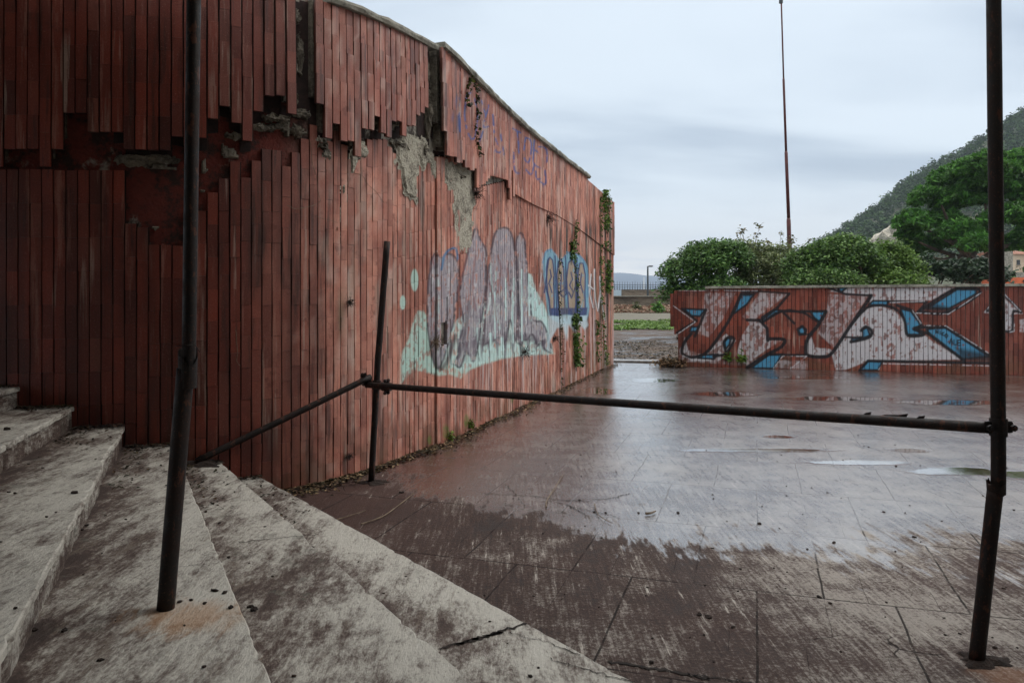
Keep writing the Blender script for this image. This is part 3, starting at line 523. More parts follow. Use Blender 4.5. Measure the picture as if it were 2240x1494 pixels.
# core
ns = 150; vsx, fsx = [], []
for i in range(ns+1):
    s = SEND*i/ns; p, t_, n_ = wframe(s); x = CX+F*p[0]/p[1]; zt = ztop(x)-.05
    for o in (0.0, -.38):
        q = p+n_*o; vsx += [(q[0], q[1], -.15), (q[0], q[1], zt*.5), (q[0], q[1], zt)]
for i in range(ns):
    a, b = i*6, i*6+6
    for k in (0, 1): fsx.append((a+k, b+k, b+k+1, a+k+1)); fsx.append((a+3+k, a+4+k, b+4+k, b+3+k))
    fsx.append((a+2, b+2, b+5, a+5))
fsx += [(0, 1, 2, 5, 4, 3), (ns*6, ns*6+3, ns*6+4, ns*6+5, ns*6+2, ns*6+1)]
mesh('wall_core', vsx, fsx, PLASTER, curved)
low, up = TileSet(), TileSet(); slab = bmesh.new()
ncol = int(SEND/PITCH)
for i in range(ncol):
    s = (i+.5)*PITCH; p, t_, n_ = wframe(s); x = CX+F*p[0]/p[1]
    if x < -420: continue
    colr = rng.uniform(0, 1, 2)
    def rn(): return np.array([np.clip(colr[0]*.5+rng.uniform(0, .5), 0, 1), np.clip(colr[1]*.45+rng.uniform(0, .55), 0, 1), 0])
    Yd = p[1]; nearx = x < 860
    # lower cladding: full tiles counted down from the broken upper edge
    zl = zpx(stepped(LB, x), Yd); k = 0; base = .0
    warp = .012*math.sin(x/37.0)*(1 if x > 870 else .3) + (.022 if 944 < x < 961 else 0)
    zl -= (i % 2)*TL*.5 if x > 1042 else 0
    z1 = zl+(TL*.5 if x > 1042 and i % 2 else 0); first = x > 1042 and i % 2
    while z1 > base+.02:
        z0 = max(base, z1-(TL*.5 if first else TL)); first = False; yc = HY-F*((z0+z1)/2-EYE)/Yd
        if not any(inpoly(x, yc, h) for h in HOLES[3:]) :
            dense = 868 < x < 1345 and 480 < yc < 960
            jn = rng.uniform(0, .006) if 940 < x < 1010 and 480 < yc < 800 else 0
            low.add(p, t_, n_, z0, z1, 5 if dense else 1, max(1, int((z1-z0)/.0125)) if dense else 3, TD+warp+jn+.004, TD+warp+jn, rnd=rn())
        z1 = z0
    # upper band
    if any(a < x < b for a, b in SLOTS): continue
    zb = zpx(stepped(UB, x), Yd); zt = ztop(x)-.055; bo = band_off(x); z0 = zb
    if x > 1042 and i % 2: z0 = zb
    hh = (TL*.5 if (x > 1042 and i % 2) else TL)
    tw = TW
    while z0 < zt-.02:
        z1 = min(zt, z0+hh); hh = TL; yc = HY-F*((z0+z1)/2-EYE)/Yd
        lean = bo*(1-.35*min(1, (z0-zb)/1.5))
        dense = 975 < x < 1215 and 170 < yc < 420
        hole = (x > 1100 and any(inpoly(x, yc, h) for h in HOLES))
        if not hole: up.add(p, t_, n_, z0, z1, 3 if dense else 1, 12 if dense else 3, TD+lean+.004 if x > 1112 else .034, TD+lean, rnd=rn())
        z0 = z1
    if x < 1112:
        zs = zb+rng.uniform(.05, .11); bo2 = bo*.62
        box(slab, (p[0]+n_[0]*bo2/2-n_[0]*.002, p[1]+n_[1]*bo2/2-n_[1]*.002, (zs+zt)/2), (PITCH*1.002, bo2, zt-zs), math.atan2(t_[1], t_[0]))
from_bm('band_backing', slab, BAND, curved)
def fade_shade_l(X, Y, V): return np.clip((X-520)/240, 0, 1)*np.clip(1.2-(X-1100)/900, .6, 1)*np.clip(.7+(Y-330)/260, .55, 1)  # weathered paler to the right; left tiles kept dark to paint in shade
low.build('tile_cladding', curved, paint_left, fade_shade_l); up.build('upper_tile_band', curved, paint_left, fade_shade_l)
# render smeared over the tiles, with torn edges
def patch(name, poly, off, m, thick=.012, seed=0):
    xs = [a for a, _ in poly]; ys = [b for _, b in poly]; s0, s1 = s_of_px(min(xs)-3), s_of_px(max(xs)+3); Ym = wpos((s0+s1)/2)[1]
    z0, z1 = zpx(max(ys)+4, Ym), zpx(min(ys)-4, Ym); d_ = .016; ni, nj = int((s1-s0)/d_)+1, int((z1-z0)/d_)+1; bm = bmesh.new(); V = {}
    S_, Z_ = np.meshgrid(np.linspace(s0, s1, ni+1), np.linspace(z0, z1, nj+1), indexing='ij'); ex = (fbm(S_*9, Z_*9, 40+seed)-.5); ey = (fbm(S_*9, Z_*9, 60+seed)-.5); hh = fbm(S_*16, Z_*16, 80+seed)
    ok = np.zeros_like(S_, bool)
    for i in range(ni+1):
        for j in range(nj+1):
            q = wpos(S_[i, j]); x = CX+F*q[0]/q[1]; y = HY-F*(Z_[i, j]-EYE)/q[1]; ok[i, j] = inpoly(x+ex[i, j]*26*6/q[1], y+ey[i, j]*60*6/q[1], poly)
    def gv(i, j):
        if (i, j) not in V:
            p, t_, n_ = wframe(S_[i, j]); edge = not ok[max(i-1, 0):i+2, max(j-1, 0):j+2].all(); o = off+(0 if edge else thick*.4)+hh[i, j]*thick-(thick*1.6 if edge else 0); V[(i, j)] = bm.verts.new((p[0]+n_[0]*o, p[1]+n_[1]*o, Z_[i, j]))
        return V[(i, j)]
    for i in range(ni):
        for j in range(nj):
            if ok[i, j] or ok[i+1, j+1]: bm.faces.new((gv(i, j), gv(i+1, j), gv(i+1, j+1), gv(i, j+1)))
    if len(bm.faces): from_bm(name, bm, m, curved)
WIDE = [[(975, 372), (1034, 376), (1030, 470), (1022, 550), (996, 558), (986, 520), (982, 440)]]
for k, h in enumerate(HOLES[:3]+WIDE+[[(688, 300), (712, 310), (720, 345), (700, 350)], [(742, 388), (752, 395), (746, 470), (741, 440)], [(898, 286), (926, 300), (932, 352), (900, 346)], [(735, 450), (745, 450), (742, 520), (738, 500)]]): patch('plaster_patch', h, TD+.007, RENDER, .008, seed=k*7)
for k, h in enumerate([[(470, 300), (520, 312), (530, 345), (500, 362), (480, 335)], [(440, 345), (462, 350), (455, 392), (438, 380)], [(300, 350), (395, 352), (390, 366), (305, 368)], [(312, 470), (350, 478), (352, 505), (330, 508)], [(430, 420), (452, 410), (446, 440)], [(560, 270), (620, 268), (625, 292), (570, 292)]]): patch('plaster_patch', h, .010, BAND, .03, seed=100+k*7)
# dark strips that paint in the shade of slots and cavities behind the slipped band
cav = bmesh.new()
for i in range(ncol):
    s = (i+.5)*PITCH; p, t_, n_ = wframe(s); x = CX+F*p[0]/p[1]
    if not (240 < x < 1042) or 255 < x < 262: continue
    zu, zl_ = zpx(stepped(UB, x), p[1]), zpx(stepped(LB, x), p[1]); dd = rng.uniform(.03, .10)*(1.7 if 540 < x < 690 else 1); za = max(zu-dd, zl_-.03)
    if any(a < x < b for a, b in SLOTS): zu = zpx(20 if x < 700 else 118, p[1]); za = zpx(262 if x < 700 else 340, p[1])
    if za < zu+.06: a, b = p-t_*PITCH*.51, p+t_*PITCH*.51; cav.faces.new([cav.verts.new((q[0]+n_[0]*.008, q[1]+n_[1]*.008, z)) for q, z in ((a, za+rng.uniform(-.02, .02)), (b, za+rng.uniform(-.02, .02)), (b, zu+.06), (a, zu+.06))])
from_bm('cavity_shade', cav, MORTAR_SHADE, curved)
# lumps of broken masonry in the slots and along the break
bm = bmesh.new()
for (x, y, w_, h_, o) in ((640, 40, .10, .14, .01), (652, 120, .09, .35, .0), (636, 215, .10, .12, .02), (655, 250, .16, .06, .02), (600, 262, .2, .05, .02), (560, 280, .25, .04, .02), (645, 290, .12, .08, .03), (700, 322, .08, .04, .02), (925, 160, .05, .3, .02), (930, 250, .05, .5, .03), (921, 330, .07, .10, .02), (870, 318, .3, .05, .01), (640, 170, .06, .4, .0), (520, 300, .2, .05, .0), (300, 352, .3, .08, .0), (350, 350, .25, .07, .0), (1000, 385, .4, .05, .0)):
    s = s_of_px(x); p, t_, n_ = wframe(s); z = zpx(y, p[1])
    r = bmesh.ops.create_icosphere(bm, subdivisions=3, radius=1, matrix=Matrix.Translation((p[0]+n_[0]*o, p[1]+n_[1]*o, z)) @ Matrix.Rotation(math.atan2(t_[1], t_[0]), 4, 'Z') @ Matrix.Diagonal((w_/2, .045, h_/2, 1)))
    for v in r['verts']:
        h = Vector((rng.normal(), rng.normal()*.5, rng.normal()))*.012; v.co += h
from_bm('broken_masonry', bm, BAND, curved)
# coping in three lengths
for x0, x1 in ((700, 931), (941, 1124), (1124.5, 1281)):
    s0, s1 = s_of_px(x0), s_of_px(x1); bm = bmesh.new(); rings = []; n = max(6, int((s1-s0)/.11))
    for i in range(n+1):
        s = s0+(s1-s0)*i/n; p, t_, n_ = wframe(s); x = CX+F*p[0]/p[1]; z = ztop(min(max(x, x0+.1), x1-.1))-.052; o = band_off(x)*.65+TD+.05
        jj = rng.uniform(-.012, .006, 3); rg = []
        for oo, zz_ in ((-.40, z), (-.40, z+.055), (o+jj[0], z+.055+jj[1]*.5), (o+.006+jj[0], z+.03), (o+jj[2], z)): q = p+n_*oo; rg.append(bm.verts.new((q[0], q[1], zz_)))
        rings.append(rg)
    for a, b in zip(rings, rings[1:]):
        for k in range(5): bm.faces.new((a[k], b[k], b[(k+1) % 5], a[(k+1) % 5]))
    bm.faces.new(rings[0]); bm.faces.new(rings[-1][::-1]); from_bm('coping_stone', bm, COPE, curved)

# low painted wall
A0, B0 = Vector((3.44, 16.11)), Vector((13.6, 13.22)); LT = (B0-A0).normalized(); LN = Vector((LT.y, -LT.x)); LLEN = (B0-A0).length
low_wall = empty('low_wall', (A0.x, A0.y, 0), label='low terracotta tiled wall sprayed with black, white and blue letters, in front of the bushes', cat='wall')
def ltop(u): return 1.555+.01*u if u < .5 else 1.575+.0075*u
def q2(u, o): v = A0+LT*u+LN*o; return v
bm = bmesh.new(); prev = None
prof = [(0.0, -.1), (.03, .35), (.04, .6), (-.05, .72), (-.10, .85), (-.13, 1.3), (-.08, 1.5), (.02, 1.55)]     # worn left end
fr, bk = [], []
for u0, z in prof: fr.append((u0, z))
fr += [(.5, 1.52), (.501, 1.56), (LLEN, 1.60), (LLEN, -.1)]
F0 = [bm.verts.new((*q2(u, 0), z)) for u, z in fr]; B1 = [bm.verts.new((*q2(u+rng.uniform(-.03, .03) if u < .3 else u, -.3), z)) for u, z in fr]
bm.faces.new(F0); bm.faces.new(B1[::-1])
for i in range(len(F0)): j = (i+1) % len(F0); bm.faces.new((F0[i], F0[j], B1[j], B1[i]))
from_bm('wall_core', bm, PLASTER, low_wall)
ts = TileSet(); n = int(LLEN/PITCH)
for i in range(-2, n):
    u = (i+.5)*PITCH; p = q2(u, 0)
    if p.x > 12.2: break
    zt = (1.60 if u < .55 else 1.63+.0078*u)-.03; zb = 0.0
    if i == -2: zb, zt = .82, 1.50
    if i == -1: zb, zt = .66, 1.56
    z0 = zb; h = TL*(.5 if i % 2 else 1)*rng.uniform(.9, 1)
    while z0 < zt-.02:
        z1 = min(zt, z0+h); h = TL
        ts.add(np.array(p), np.array(LT), np.array(LN), z0, z1, 5, max(2, int((z1-z0)/.0125)), TD+.004, TD, rnd=np.array([rng.uniform(.15, .9), rng.uniform(.1, .9), 0])); z0 = z1
ts.build('tile_cladding', low_wall, paint_right, lambda X, Y, V: np.zeros(len(X))+.12)
bm = bmesh.new(); rings = []
for i in range(60):
    u = .55+(LLEN-.55)*i/59; z = 1.60+.0078*u; jj = rng.uniform(-.006, .004, 2)
    rings.append([bm.verts.new((*q2(u, o), z+h)) for o, h in ((-.34, 0), (-.34, .05), (.075+jj[0], .05+jj[1]), (.08+jj[0], 0))])
for a, b in zip(rings, rings[1:]):
    for k in range(4): bm.faces.new((a[k], b[k], b[(k+1) % 4], a[(k+1) % 4]))
bm.faces.new(rings[0]); bm.faces.new(rings[-1][::-1]); from_bm('coping', bm, COPE, low_wall)

# ------------------------------------------------------------ ground, paving, steps
def sheet(name, x0, x1, y0, y1, z, m, **kw):
    o = mesh(name, [(x0, y0, z), (x1, y0, z), (x1, y1, z), (x0, y1, z)], [(0, 1, 2, 3)], m); o['kind'] = 'structure'; tag(o, **kw); return o
def mud_mat():
    m, t = mat('muddy_ground'); pos = t.n('ShaderNodeNewGeometry').outputs['Position']
    s1 = t.noise(t.mapping(pos, scale=(.35, 1.1, 1)), 1.6, 7, .7); s2 = t.noise(t.mapping(pos, scale=(.6, 2.2, 1)), 5.0, 5, .7)
    c = t.mix(t.ramp(s1, .38, .6), srgb(40, 32, 29), srgb(92, 78, 69)); c = t.mix(t.ramp(s2, .58, .68, 0, .7), c, srgb(136, 124, 114))
    _, y, _ = t.sep(pos)
    gravel = t.ramp(t.math('ADD', y, t.math('MULTIPLY', s1, 6.0)), 34, 40); c = t.mix(gravel, c, t.mix(s2, srgb(78, 74, 64), srgb(122, 118, 104)))
    pink = t.ramp(t.math('ADD', y, t.math('MULTIPLY', s1, 6.0)), 54, 62); c = t.mix(pink, c, t.mix(s2, srgb(122, 96, 84), srgb(158, 134, 118)))
    wet = t.math('MULTIPLY', t.ramp(s1, .52, .42), t.ramp(y, 34, 27))
    finish(t, c, t.n('ShaderNodeMix', {0: wet, 2: .9, 3: .12}).outputs[0], t.math('ADD', s1, s2), .5, .04); return m
def grid_ground(name, x0, x1, y0, y1, nx, ny, zf, m):
    vv = [(x0+(x1-x0)*i/nx, y0+(y1-y0)*j/ny, 0) for j in range(ny+1) for i in range(nx+1)]; vv = [(x, y, zf(x, y)) for x, y, _ in vv]
    ff = [(j*(nx+1)+i, j*(nx+1)+i+1, (j+1)*(nx+1)+i+1, (j+1)*(nx+1)+i) for j in range(ny) for i in range(nx)]
    o = mesh(name, vv, ff, m); o['kind'] = 'structure'; return o
pave_pts = [(-7.5, -8), (13, -8), (13, 13.42), (A0.x, A0.y+.08), (3.3, 16.5), (2.15, 16.9), (-.2, 10.2), (-1.2, 7.5), (-2.3, 6.1), (-4, 5.75), (-7.5, 6.1)]
paving = mesh('paving', [(x, y, 0) for x, y in pave_pts], [tuple(range(len(pave_pts)))], PAVE); paving['kind'] = 'structure'
sheet('ground', -3000, 3000, -40, 96, -.07, simple('bare_earth', srgb(70, 58, 50), srgb(124, 108, 94), .8, .9))
def mudz(x, y):
    b = .03*math.sin(y*3.1+x*.7)+.025*math.sin(y*7.3+x*1.9)+.02*math.sin(x*2.7)
    mound = .16*math.exp(-((y-59)/2.2)**2)*(1+.35*math.sin(x*1.1)+.25*math.sin(x*2.9)); return -.03+b*.6*min(1, max(0, (y-16.9)/3))+max(0, mound)
grid_ground('mud', -10, 40, 16.7, 61, 100, 150, mudz, mud_mat())
KERB = simple('wet_kerb_stone', srgb(92, 84, 80), srgb(150, 144, 138), 4, .25)
bm = bmesh.new(); box(bm, (2.75, 17.2, -.02), (2.6, .42, .09), math.radians(-9), .01); tag(from_bm('kerb', bm, KERB), kind='structure')

# nosing lines of the steps in plan: (start at wall, point near camera)
NOS = [((-1.92, 5.97), (.464, 2.86)), ((-2.18, 5.83), (-.118, 2.56)), ((-2.47, 5.68), (-.70, 2.27)), ((-2.82, 5.67), (-1.40, 2.13)), ((-3.16, 5.62), (-2.73, 4.14)), ((-3.53, 5.64), (-3.48, 5.29))]
stairs = empty('stairs', (-1, 3, 0), label='worn grey stone steps fanning down from the left past the rusty post', cat='stairs')
def lineat(a, b, Y): a, b = Vector(a), Vector(b); k = (Y-a.y)/(b.y-a.y); return a.lerp(b, k)
RISE = .15
for i, (a, b) in enumerate(NOS):
    h = RISE*(i+1); nx_ = NOS[i+1] if i+1 < len(NOS) else ((a[0]-.34, a[1]), (b[0]-.5, b[1]))
    Ymin, Ymax = -2.5, 6.9
    bm = bmesh.new(); edl = bm.verts.layers.float.new('edge'); N = 240; rows = []
    ynear = Ymin if i < 4 else (1.0 if i == 4 else 3.5)
    for j in range(N+1):
        Y = Ymax+(ynear-Ymax)*j/N; f_ = lineat(a, b, Y); g_ = lineat(nx_[0], nx_[1], Y); g_ = g_+(g_-f_).normalized()*.08
        if (g_-f_).x > -.05 or (g_-f_).length < .12: g_ = f_+Vector((-.3, 0))
        ch = 0.0
        ch = .012*max(0, fbm(np.array([Y*6.0]), np.array([i*3.3]), 12)[0]-.5)*2+(rng.uniform(0, .006) if rng.random() < .4 else 0)
        if rng.random() < .05: ch += rng.uniform(.008, .022)
        if i == 1 and 3.75 < Y < 4.15: ch += .03*(1-abs(Y-3.95)/.2)
        if i == 3 and 4.5 < Y < 4.95: ch += .02
        dirn = (f_-g_).normalized(); fe = f_-dirn*ch; jz = rng.uniform(-.0015, .0015); r = []
        for k, (off, dz, e_) in enumerate(((-.018, -RISE-.04, .1), (-.018, -.032, .6), (0, -.030, 1), (0, -.006, 1), (-.006, 0, 1), (-.20, jz, .8))):
            q = fe+dirn*off; v = bm.verts.new((q.x, q.y, h+dz)); v[edl] = e_; r.append(v)
        for e_, kk in ((.55, .45), (.25, .75), (0, 1)):
            q = f_.lerp(g_, kk); v = bm.verts.new((q.x, q.y, h+jz*.4)); v[edl] = e_; r.append(v)
        rows.append(r)
    for r0, r1 in zip(rows, rows[1:]):
        for k in range(len(r0)-1): bm.faces.new((r0[k], r0[k+1], r1[k+1], r1[k]))
    from_bm('step', bm, STEP, stairs)
# open cracks between slabs on the treads
CRACK = simple('soil_in_cracks', srgb(22, 17, 15), srgb(44, 34, 28), 30, .95)
def ribbon(bm, pts, wd, z, jit=.012, hgt=.003):
    pts = [Vector(p) for p in pts]; n = 26; L = []
    for i in range(n+1):
        u = i/n*(len(pts)-1); k = min(int(u), len(pts)-2); q = pts[k].lerp(pts[k+1], u-k); L.append(Vector((q.x+rng.uniform(-jit, jit), q.y+rng.uniform(-jit, jit))))
    pr = None
    for i, q in enumerate(L):
        t_ = (L[min(i+1, n)]-L[max(i-1, 0)]).normalized(); nn = Vector((-t_.y, t_.x))*wd*rng.uniform(.25, 1)*.5
        cur = (bm.verts.new((*(q+nn), z+hgt)), bm.verts.new((*(q-nn), z+hgt)))
        if pr: bm.faces.new((pr[0], pr[1], cur[1], cur[0]))
        pr = cur
bm = bmesh.new()
for q, wd, h in (([(1150, 1364), (1060, 1395), (958, 1420)], .022, .15), ([(1100, 1382), (1060, 1392), (1000, 1410)], .03, .15), ([(1395, 1494), (1300, 1470), (1200, 1440)], .006, .15), ([(520, 1225), (440, 1237), (380, 1240)], .004, .45), ([(690, 1170), (600, 1178), (520, 1188)], .008, .3), ([(1270, 1435), (1180, 1400), (1120, 1385)], .006, .15)):
    bm = bmesh.new(); ribbon(bm, [P(x, y, h).xy for x, y in q], wd, h); from_bm('joint_soil', bm, CRACK, stairs)
bm = bmesh.new()
for q, wd in (([(1330, 1448), (1420, 1462), (1500, 1474), (1560, 1488)], .045), ([(1500, 1474), (1640, 1494)], .02), ([(1060, 1080), (1180, 1087), (1230, 1095), (1290, 1098)], .02), ([(1150, 1108), (1108, 1060)], .01), ([(1230, 1095), (1330, 1092), (1380, 1080)], .02), ([(1280, 1125), (1240, 1105)], .02), ([(1200, 1095), (1300, 1120), (1350, 1130)], .014), ([(1290, 1015), (1350, 1035), (1345, 1045)], .008)):
    ribbon(bm, [P(x, y).xy for x, y in q], wd*.6, 0, .012, .004)
tag(from_bm('cracks', bm, CRACK), label='dark soil filled cracks running across the paving', cat='cracks', kind='stuff')

# ------------------------------------------------------------ roof over the camera, plus unseen walls added to cut sky light
bm = bmesh.new(); box(bm, (-4.3, 3.2, 4.0), (8.2, 4.3, .25)); box(bm, (-.3, -1.1, 3.03), (16.4, 4.4, .16)); box(bm, (-.3, -1.05, 5.6), (16.3, 4.3, 4.95)); box(bm, (8.1, 2.6, 4), (.4, 6.8, 8.1));  # roof slabs; the storey and right side wall are added sky blockers
roof = tag(from_bm('roof_and_light_blockers', bm, CONC), label='concrete roof above the steps with storey and side wall added to block light, outside the picture', cat='building')
bm = bmesh.new(); box(bm, (0, -3.4, 1.9), (17, .3, 4.1)); tag(from_bm('rear_light_blocker', bm, simple('dark_render', srgb(60, 44, 40), srgb(96, 74, 66), 3)), label='dark wall added behind the steps to block light, outside the picture', cat='wall')  # unseen, added to keep light off surfaces that face the camera

# ------------------------------------------------------------ scaffold posts and rails
def tubeobj(name, pts, rad, parent, n=20, wob=.012):
    bm = bmesh.new(); tube(bm, pts, rad, n, True, wob); return from_bm(name, bm, RUST, parent, True)
pb = P(362, 1331, .45); post = empty('scaffold_post', pb, label='tall rusty scaffold post rising from the third step in front of the dark wall', cat='post')
mid = at(406, 806, 2.80)
tubeobj('lower_tube', lerp_pts(pb+Vector((0, 0, -.01)), mid, 14), .0305, post)
tubeobj('upper_tube', lerp_pts(at(408, 850, 2.80), at(413, 780, 2.80), 3)+lerp_pts(at(413.4, 760, 2.80), at(426, -140, 2.80), 16), .0245, post)
bm = bmesh.new()                                                     # torn sleeve lip round the joint
rg = []
for k in range(24):
    q = 2*math.pi*k/24; b = mid+Vector((.008, 0, -.02)); r = .0315
    rg.append((bm.verts.new(b+Vector((math.cos(q)*r, math.sin(q)*r, -.05))), bm.verts.new(b+Vector((math.cos(q)*r*1.06, math.sin(q)*r*1.06, .03+.09*abs(math.sin(q*.5+.4))*rng.uniform(.5, 1))))))
for k in range(24): a, b = rg[k], rg[(k+1) % 24]; bm.faces.new((a[0], b[0], b[1], a[1]))
from_bm('torn_sleeve', bm, RUST, post)
tubeobj('wire_tie', [mid+Vector((.034*math.cos(q), .034*math.sin(q), .075+.012*q/6)) for q in np.linspace(0, 6.2, 24)]+[mid+Vector((.06, -.02, .06))], .0016, post, 6, 0)

railing = empty('scaffold_railing', P(2134, 1440), label='rusty scaffold tube railing with two posts and clamped rails in front of the wet paving', cat='railing')
r_b = P(2136, 1446); D3 = r_b.y
j3 = at(2178, 1062, D3)
tubeobj('post', lerp_pts(r_b, j3, 14), .0315, railing); tubeobj('post', lerp_pts(at(2184, 1080, D3), at(2184, 936, D3), 4)+lerp_pts(at(2183.5, 900, D3), at(2172, -160, D3), 16), .0292, railing)
bm = bmesh.new(); rg = []
for k in range(24):
    q = 2*math.pi*k/24; r = .0325; b = j3
    rg.append((bm.verts.new(b+Vector((math.cos(q)*r, math.sin(q)*r, -.04))), bm.verts.new(b+Vector((math.cos(q)*r*1.12, math.sin(q)*r*1.12, .01+.022*rng.uniform(-.6, 1))))))
for k in range(24): a, b = rg[k], rg[(k+1) % 24]; bm.faces.new((a[0], b[0], b[1], a[1]))
from_bm('torn_sleeve', bm, RUST, railing)
p2b = P(812, 1056); D2 = p2b.y
tubeobj('post', lerp_pts(p2b, at(827, 780, D2), 8)+lerp_pts(at(828, 770, D2), at(847, 528, D2), 8), .0262, railing)
D2f = D2-.07; ra = at(806, 842, D2f); rb = at(2196, 938, D3-.02)
tubeobj('rail', lerp_pts(ra, at(2166, 936, D3+.005), 40, .004), .0245, railing)
for x, wv in ((1890, .03), (1925, .09), (1955, .05), (2010, .03)):
    u = (x-806)/(2166-806); c = ra.lerp(rb, 0); Yc = 1/((1-u)/ra.y+u/(D3)); c = at(x, 842+(936-842)*u, Yc)
    for k in range(1):
        flk = bmesh.new(); z = c.z+.024; o = c.x+rng.uniform(-.02, .02); vv = [flk.verts.new(v) for v in ((o, c.y, z-.004), (o+wv, c.y-.01, z-.004), (o+wv*1.2, c.y-.01, z+rng.uniform(.003, .014)), (o+wv*.4, c.y, z+rng.uniform(.003, .010)))]; flk.faces.new(vv)
        from_bm('rust_flake', flk, RUST, railing)
rl = Vector((-2.33, 5.74, .33)); rc = at(812, 824, D2-.055)
tubeobj('rail', lerp_pts(rl, rc, 18, .003), .0245, railing)
def coupler(c, axis, parent, s=1.0):
    """clamp: two half shells round the tube, hinge lug, flange plates, two bolts with nuts"""
    axis = Vector(axis).normalized(); R = axis.to_track_quat('Z', 'X').to_matrix().to_4x4(); M = Matrix.Translation(c) @ R
    bm = bmesh.new()
    for z0 in (-.028, 0.0, .028): bmesh.ops.create_cone(bm, cap_ends=True, segments=20, radius1=.0355*s, radius2=.0345*s, depth=.020, matrix=M @ Matrix.Translation((0, 0, z0)))
    bmesh.ops.create_cone(bm, cap_ends=True, segments=20, radius1=.0335*s, radius2=.0335*s, depth=.072, matrix=M)
    for sgn in (-1, 1):
        r = bmesh.ops.create_cube(bm, size=1, matrix=M @ Matrix.Translation((sgn*.045*s, 0, 0)) @ Matrix.Diagonal((.03, .018, .05, 1))); bmesh.ops.bevel(bm, geom=list({e for v in r['verts'] for e in v.link_edges}), offset=.004, segments=2, affect='EDGES')
    o = from_bm('coupler', bm, RUST, parent)
    for sgn in (-1, 1):
        b2 = bmesh.new()
        bmesh.ops.create_cone(b2, cap_ends=True, segments=10, radius1=.007, radius2=.007, depth=.08, matrix=M @ Matrix.Translation((sgn*.05*s, 0, 0)) @ Matrix.Rotation(math.pi/2, 4, 'X'))
        for yy in (-.026, .026): bmesh.ops.create_cone(b2, cap_ends=True, segments=6, radius1=.014, radius2=.014, depth=.014, matrix=M @ Matrix.Translation((sgn*.05*s, yy, 0)) @ Matrix.Rotation(math.pi/2, 4, 'X'))
        bo = from_bm('bolt', b2, RUST, None); bo.parent = o
coupler(at(800, 832, D2-.055), rc-rl, railing); coupler(at(846, 846, D2-.05), Vector((1, -.4, 0)), railing)
coupler(at(824, 842, D2-.01), Vector((.05, 0, 1)), railing)
coupler(at(2184, 934, D3), Vector((0, 0, 1)), railing, 1.0)
for o in railing.children:
    pass
# dark soil heaps round the two post feet
def heap(name, c, r, h, m, label, n=90):
    vv, ff = [(c.x, c.y, c.z+h)], []; R = 6; S_ = 26
    for i in range(1, R+1):
        for k in range(S_):
            q = 2*math.pi*k/S_; rr = r*i/R*(1+.25*math.sin(q*3+c.x)+.18*math.sin(q*7)+rng.uniform(-.08, .08)); vv.append((c.x+rr*math.cos(q), c.y+rr*.7*math.sin(q), c.z+h*max(0, 1-(i/R)**1.4)+(rng.uniform(-.3, .5)*h*.5 if i < R else -.004)))
    for k in range(S_): ff.append((0, 1+k, 1+(k+1) % S_))
    for i in range(R-1):
        for k in range(S_): a, b = 1+i*S_+k, 1+i*S_+(k+1) % S_; ff.append((a, a+S_, b+S_, b))
    o = mesh(name, vv, ff, m, None, True); tag(o, label, 'soil heap'); return o
SOIL = simple('dark_soil', srgb(28, 21, 18), srgb(58, 42, 34), 18, .95, .9, .02)
heap('soil_heap', r_b+Vector((.03, 0, 0)), .11, .022, SOIL, 'dark soil heap round the foot of the right post')
heap('soil_heap', p2b+Vector((.02, 0, 0)), .13, .02, SOIL, 'dark soil heap round the foot of the short post by the wall')
heap('soil_heap', Vector((rl.x+.03, rl.y+.02, .3)), .16, .03, SOIL, 'dark soil heap where the sloping rail ends on the step')

# ------------------------------------------------------------ litter
def leaves(name, centers, size, cols, m, parent=None, up=.5, flat=0.0, aspect=1.6):
    n = len(centers); centers = np.asarray(centers, float)
    nrm = rng.normal(size=(n, 3)); nrm[:, 2] = np.abs(nrm[:, 2])+up*2; nrm /= np.linalg.norm(nrm, axis=1)[:, None]
    a = np.cross(nrm, rng.normal(size=(n, 3))); a /= np.linalg.norm(a, axis=1)[:, None]; b = np.cross(nrm, a)
    s = (size*rng.uniform(.6, 1.3, n))[:, None] if np.isscalar(size) else size[:, None]
    V = np.stack([centers-a*s*aspect/2, centers-b*s*.42+nrm*s*.12, centers+a*s*aspect/2, centers+b*s*.42+nrm*s*.12], 1)
    return quadmesh(name, V, m, parent, cols)
def tints(n, palette, var=.25):
    pal = np.array([srgb(*c) for c in palette]); return pal[rng.integers(0, len(pal), n)]*(1+rng.uniform(-var, var, (n, 1)))
cs = []
for i in range(3600):
    x = rng.uniform(600, 1345); s = s_of_px(x); p, t_, n_ = wframe(s); o = .03+abs(rng.normal())*(.07+.03*math.sin(s*3)); q = p+n_*o
    cs.append((q[0], q[1], .008+rng.uniform(0, .02)*max(0, 1-o*5)))
tag(leaves('leaf_litter', cs, .026, tints(len(cs), [(52, 38, 30), (96, 72, 52), (34, 26, 22), (140, 116, 88), (72, 48, 34)]), LITTER, up=1.4), label='dead leaves and crumbs gathered along the foot of the curved wall', cat='leaf litter', kind='stuff')
cs = []
for i in range(900):
    k = rng.integers(0, 6); a, b = NOS[k]; u = rng.random()**1.6*.35; q = Vector(a).lerp(Vector(b), u); nx_ = NOS[k+1] if k < 5 else ((a[0]-.34, a[1]), (b[0]-.5, b[1]))
    r_ = Vector(nx_[0]).lerp(Vector(nx_[1]), u); g = q.lerp(r_, rng.uniform(.6, 1) if rng.random() < .6 else rng.uniform(.1, 1)); h = RISE*(k+1)
    if u < .12: pass
    cs.append((g.x, g.y, h+.006))
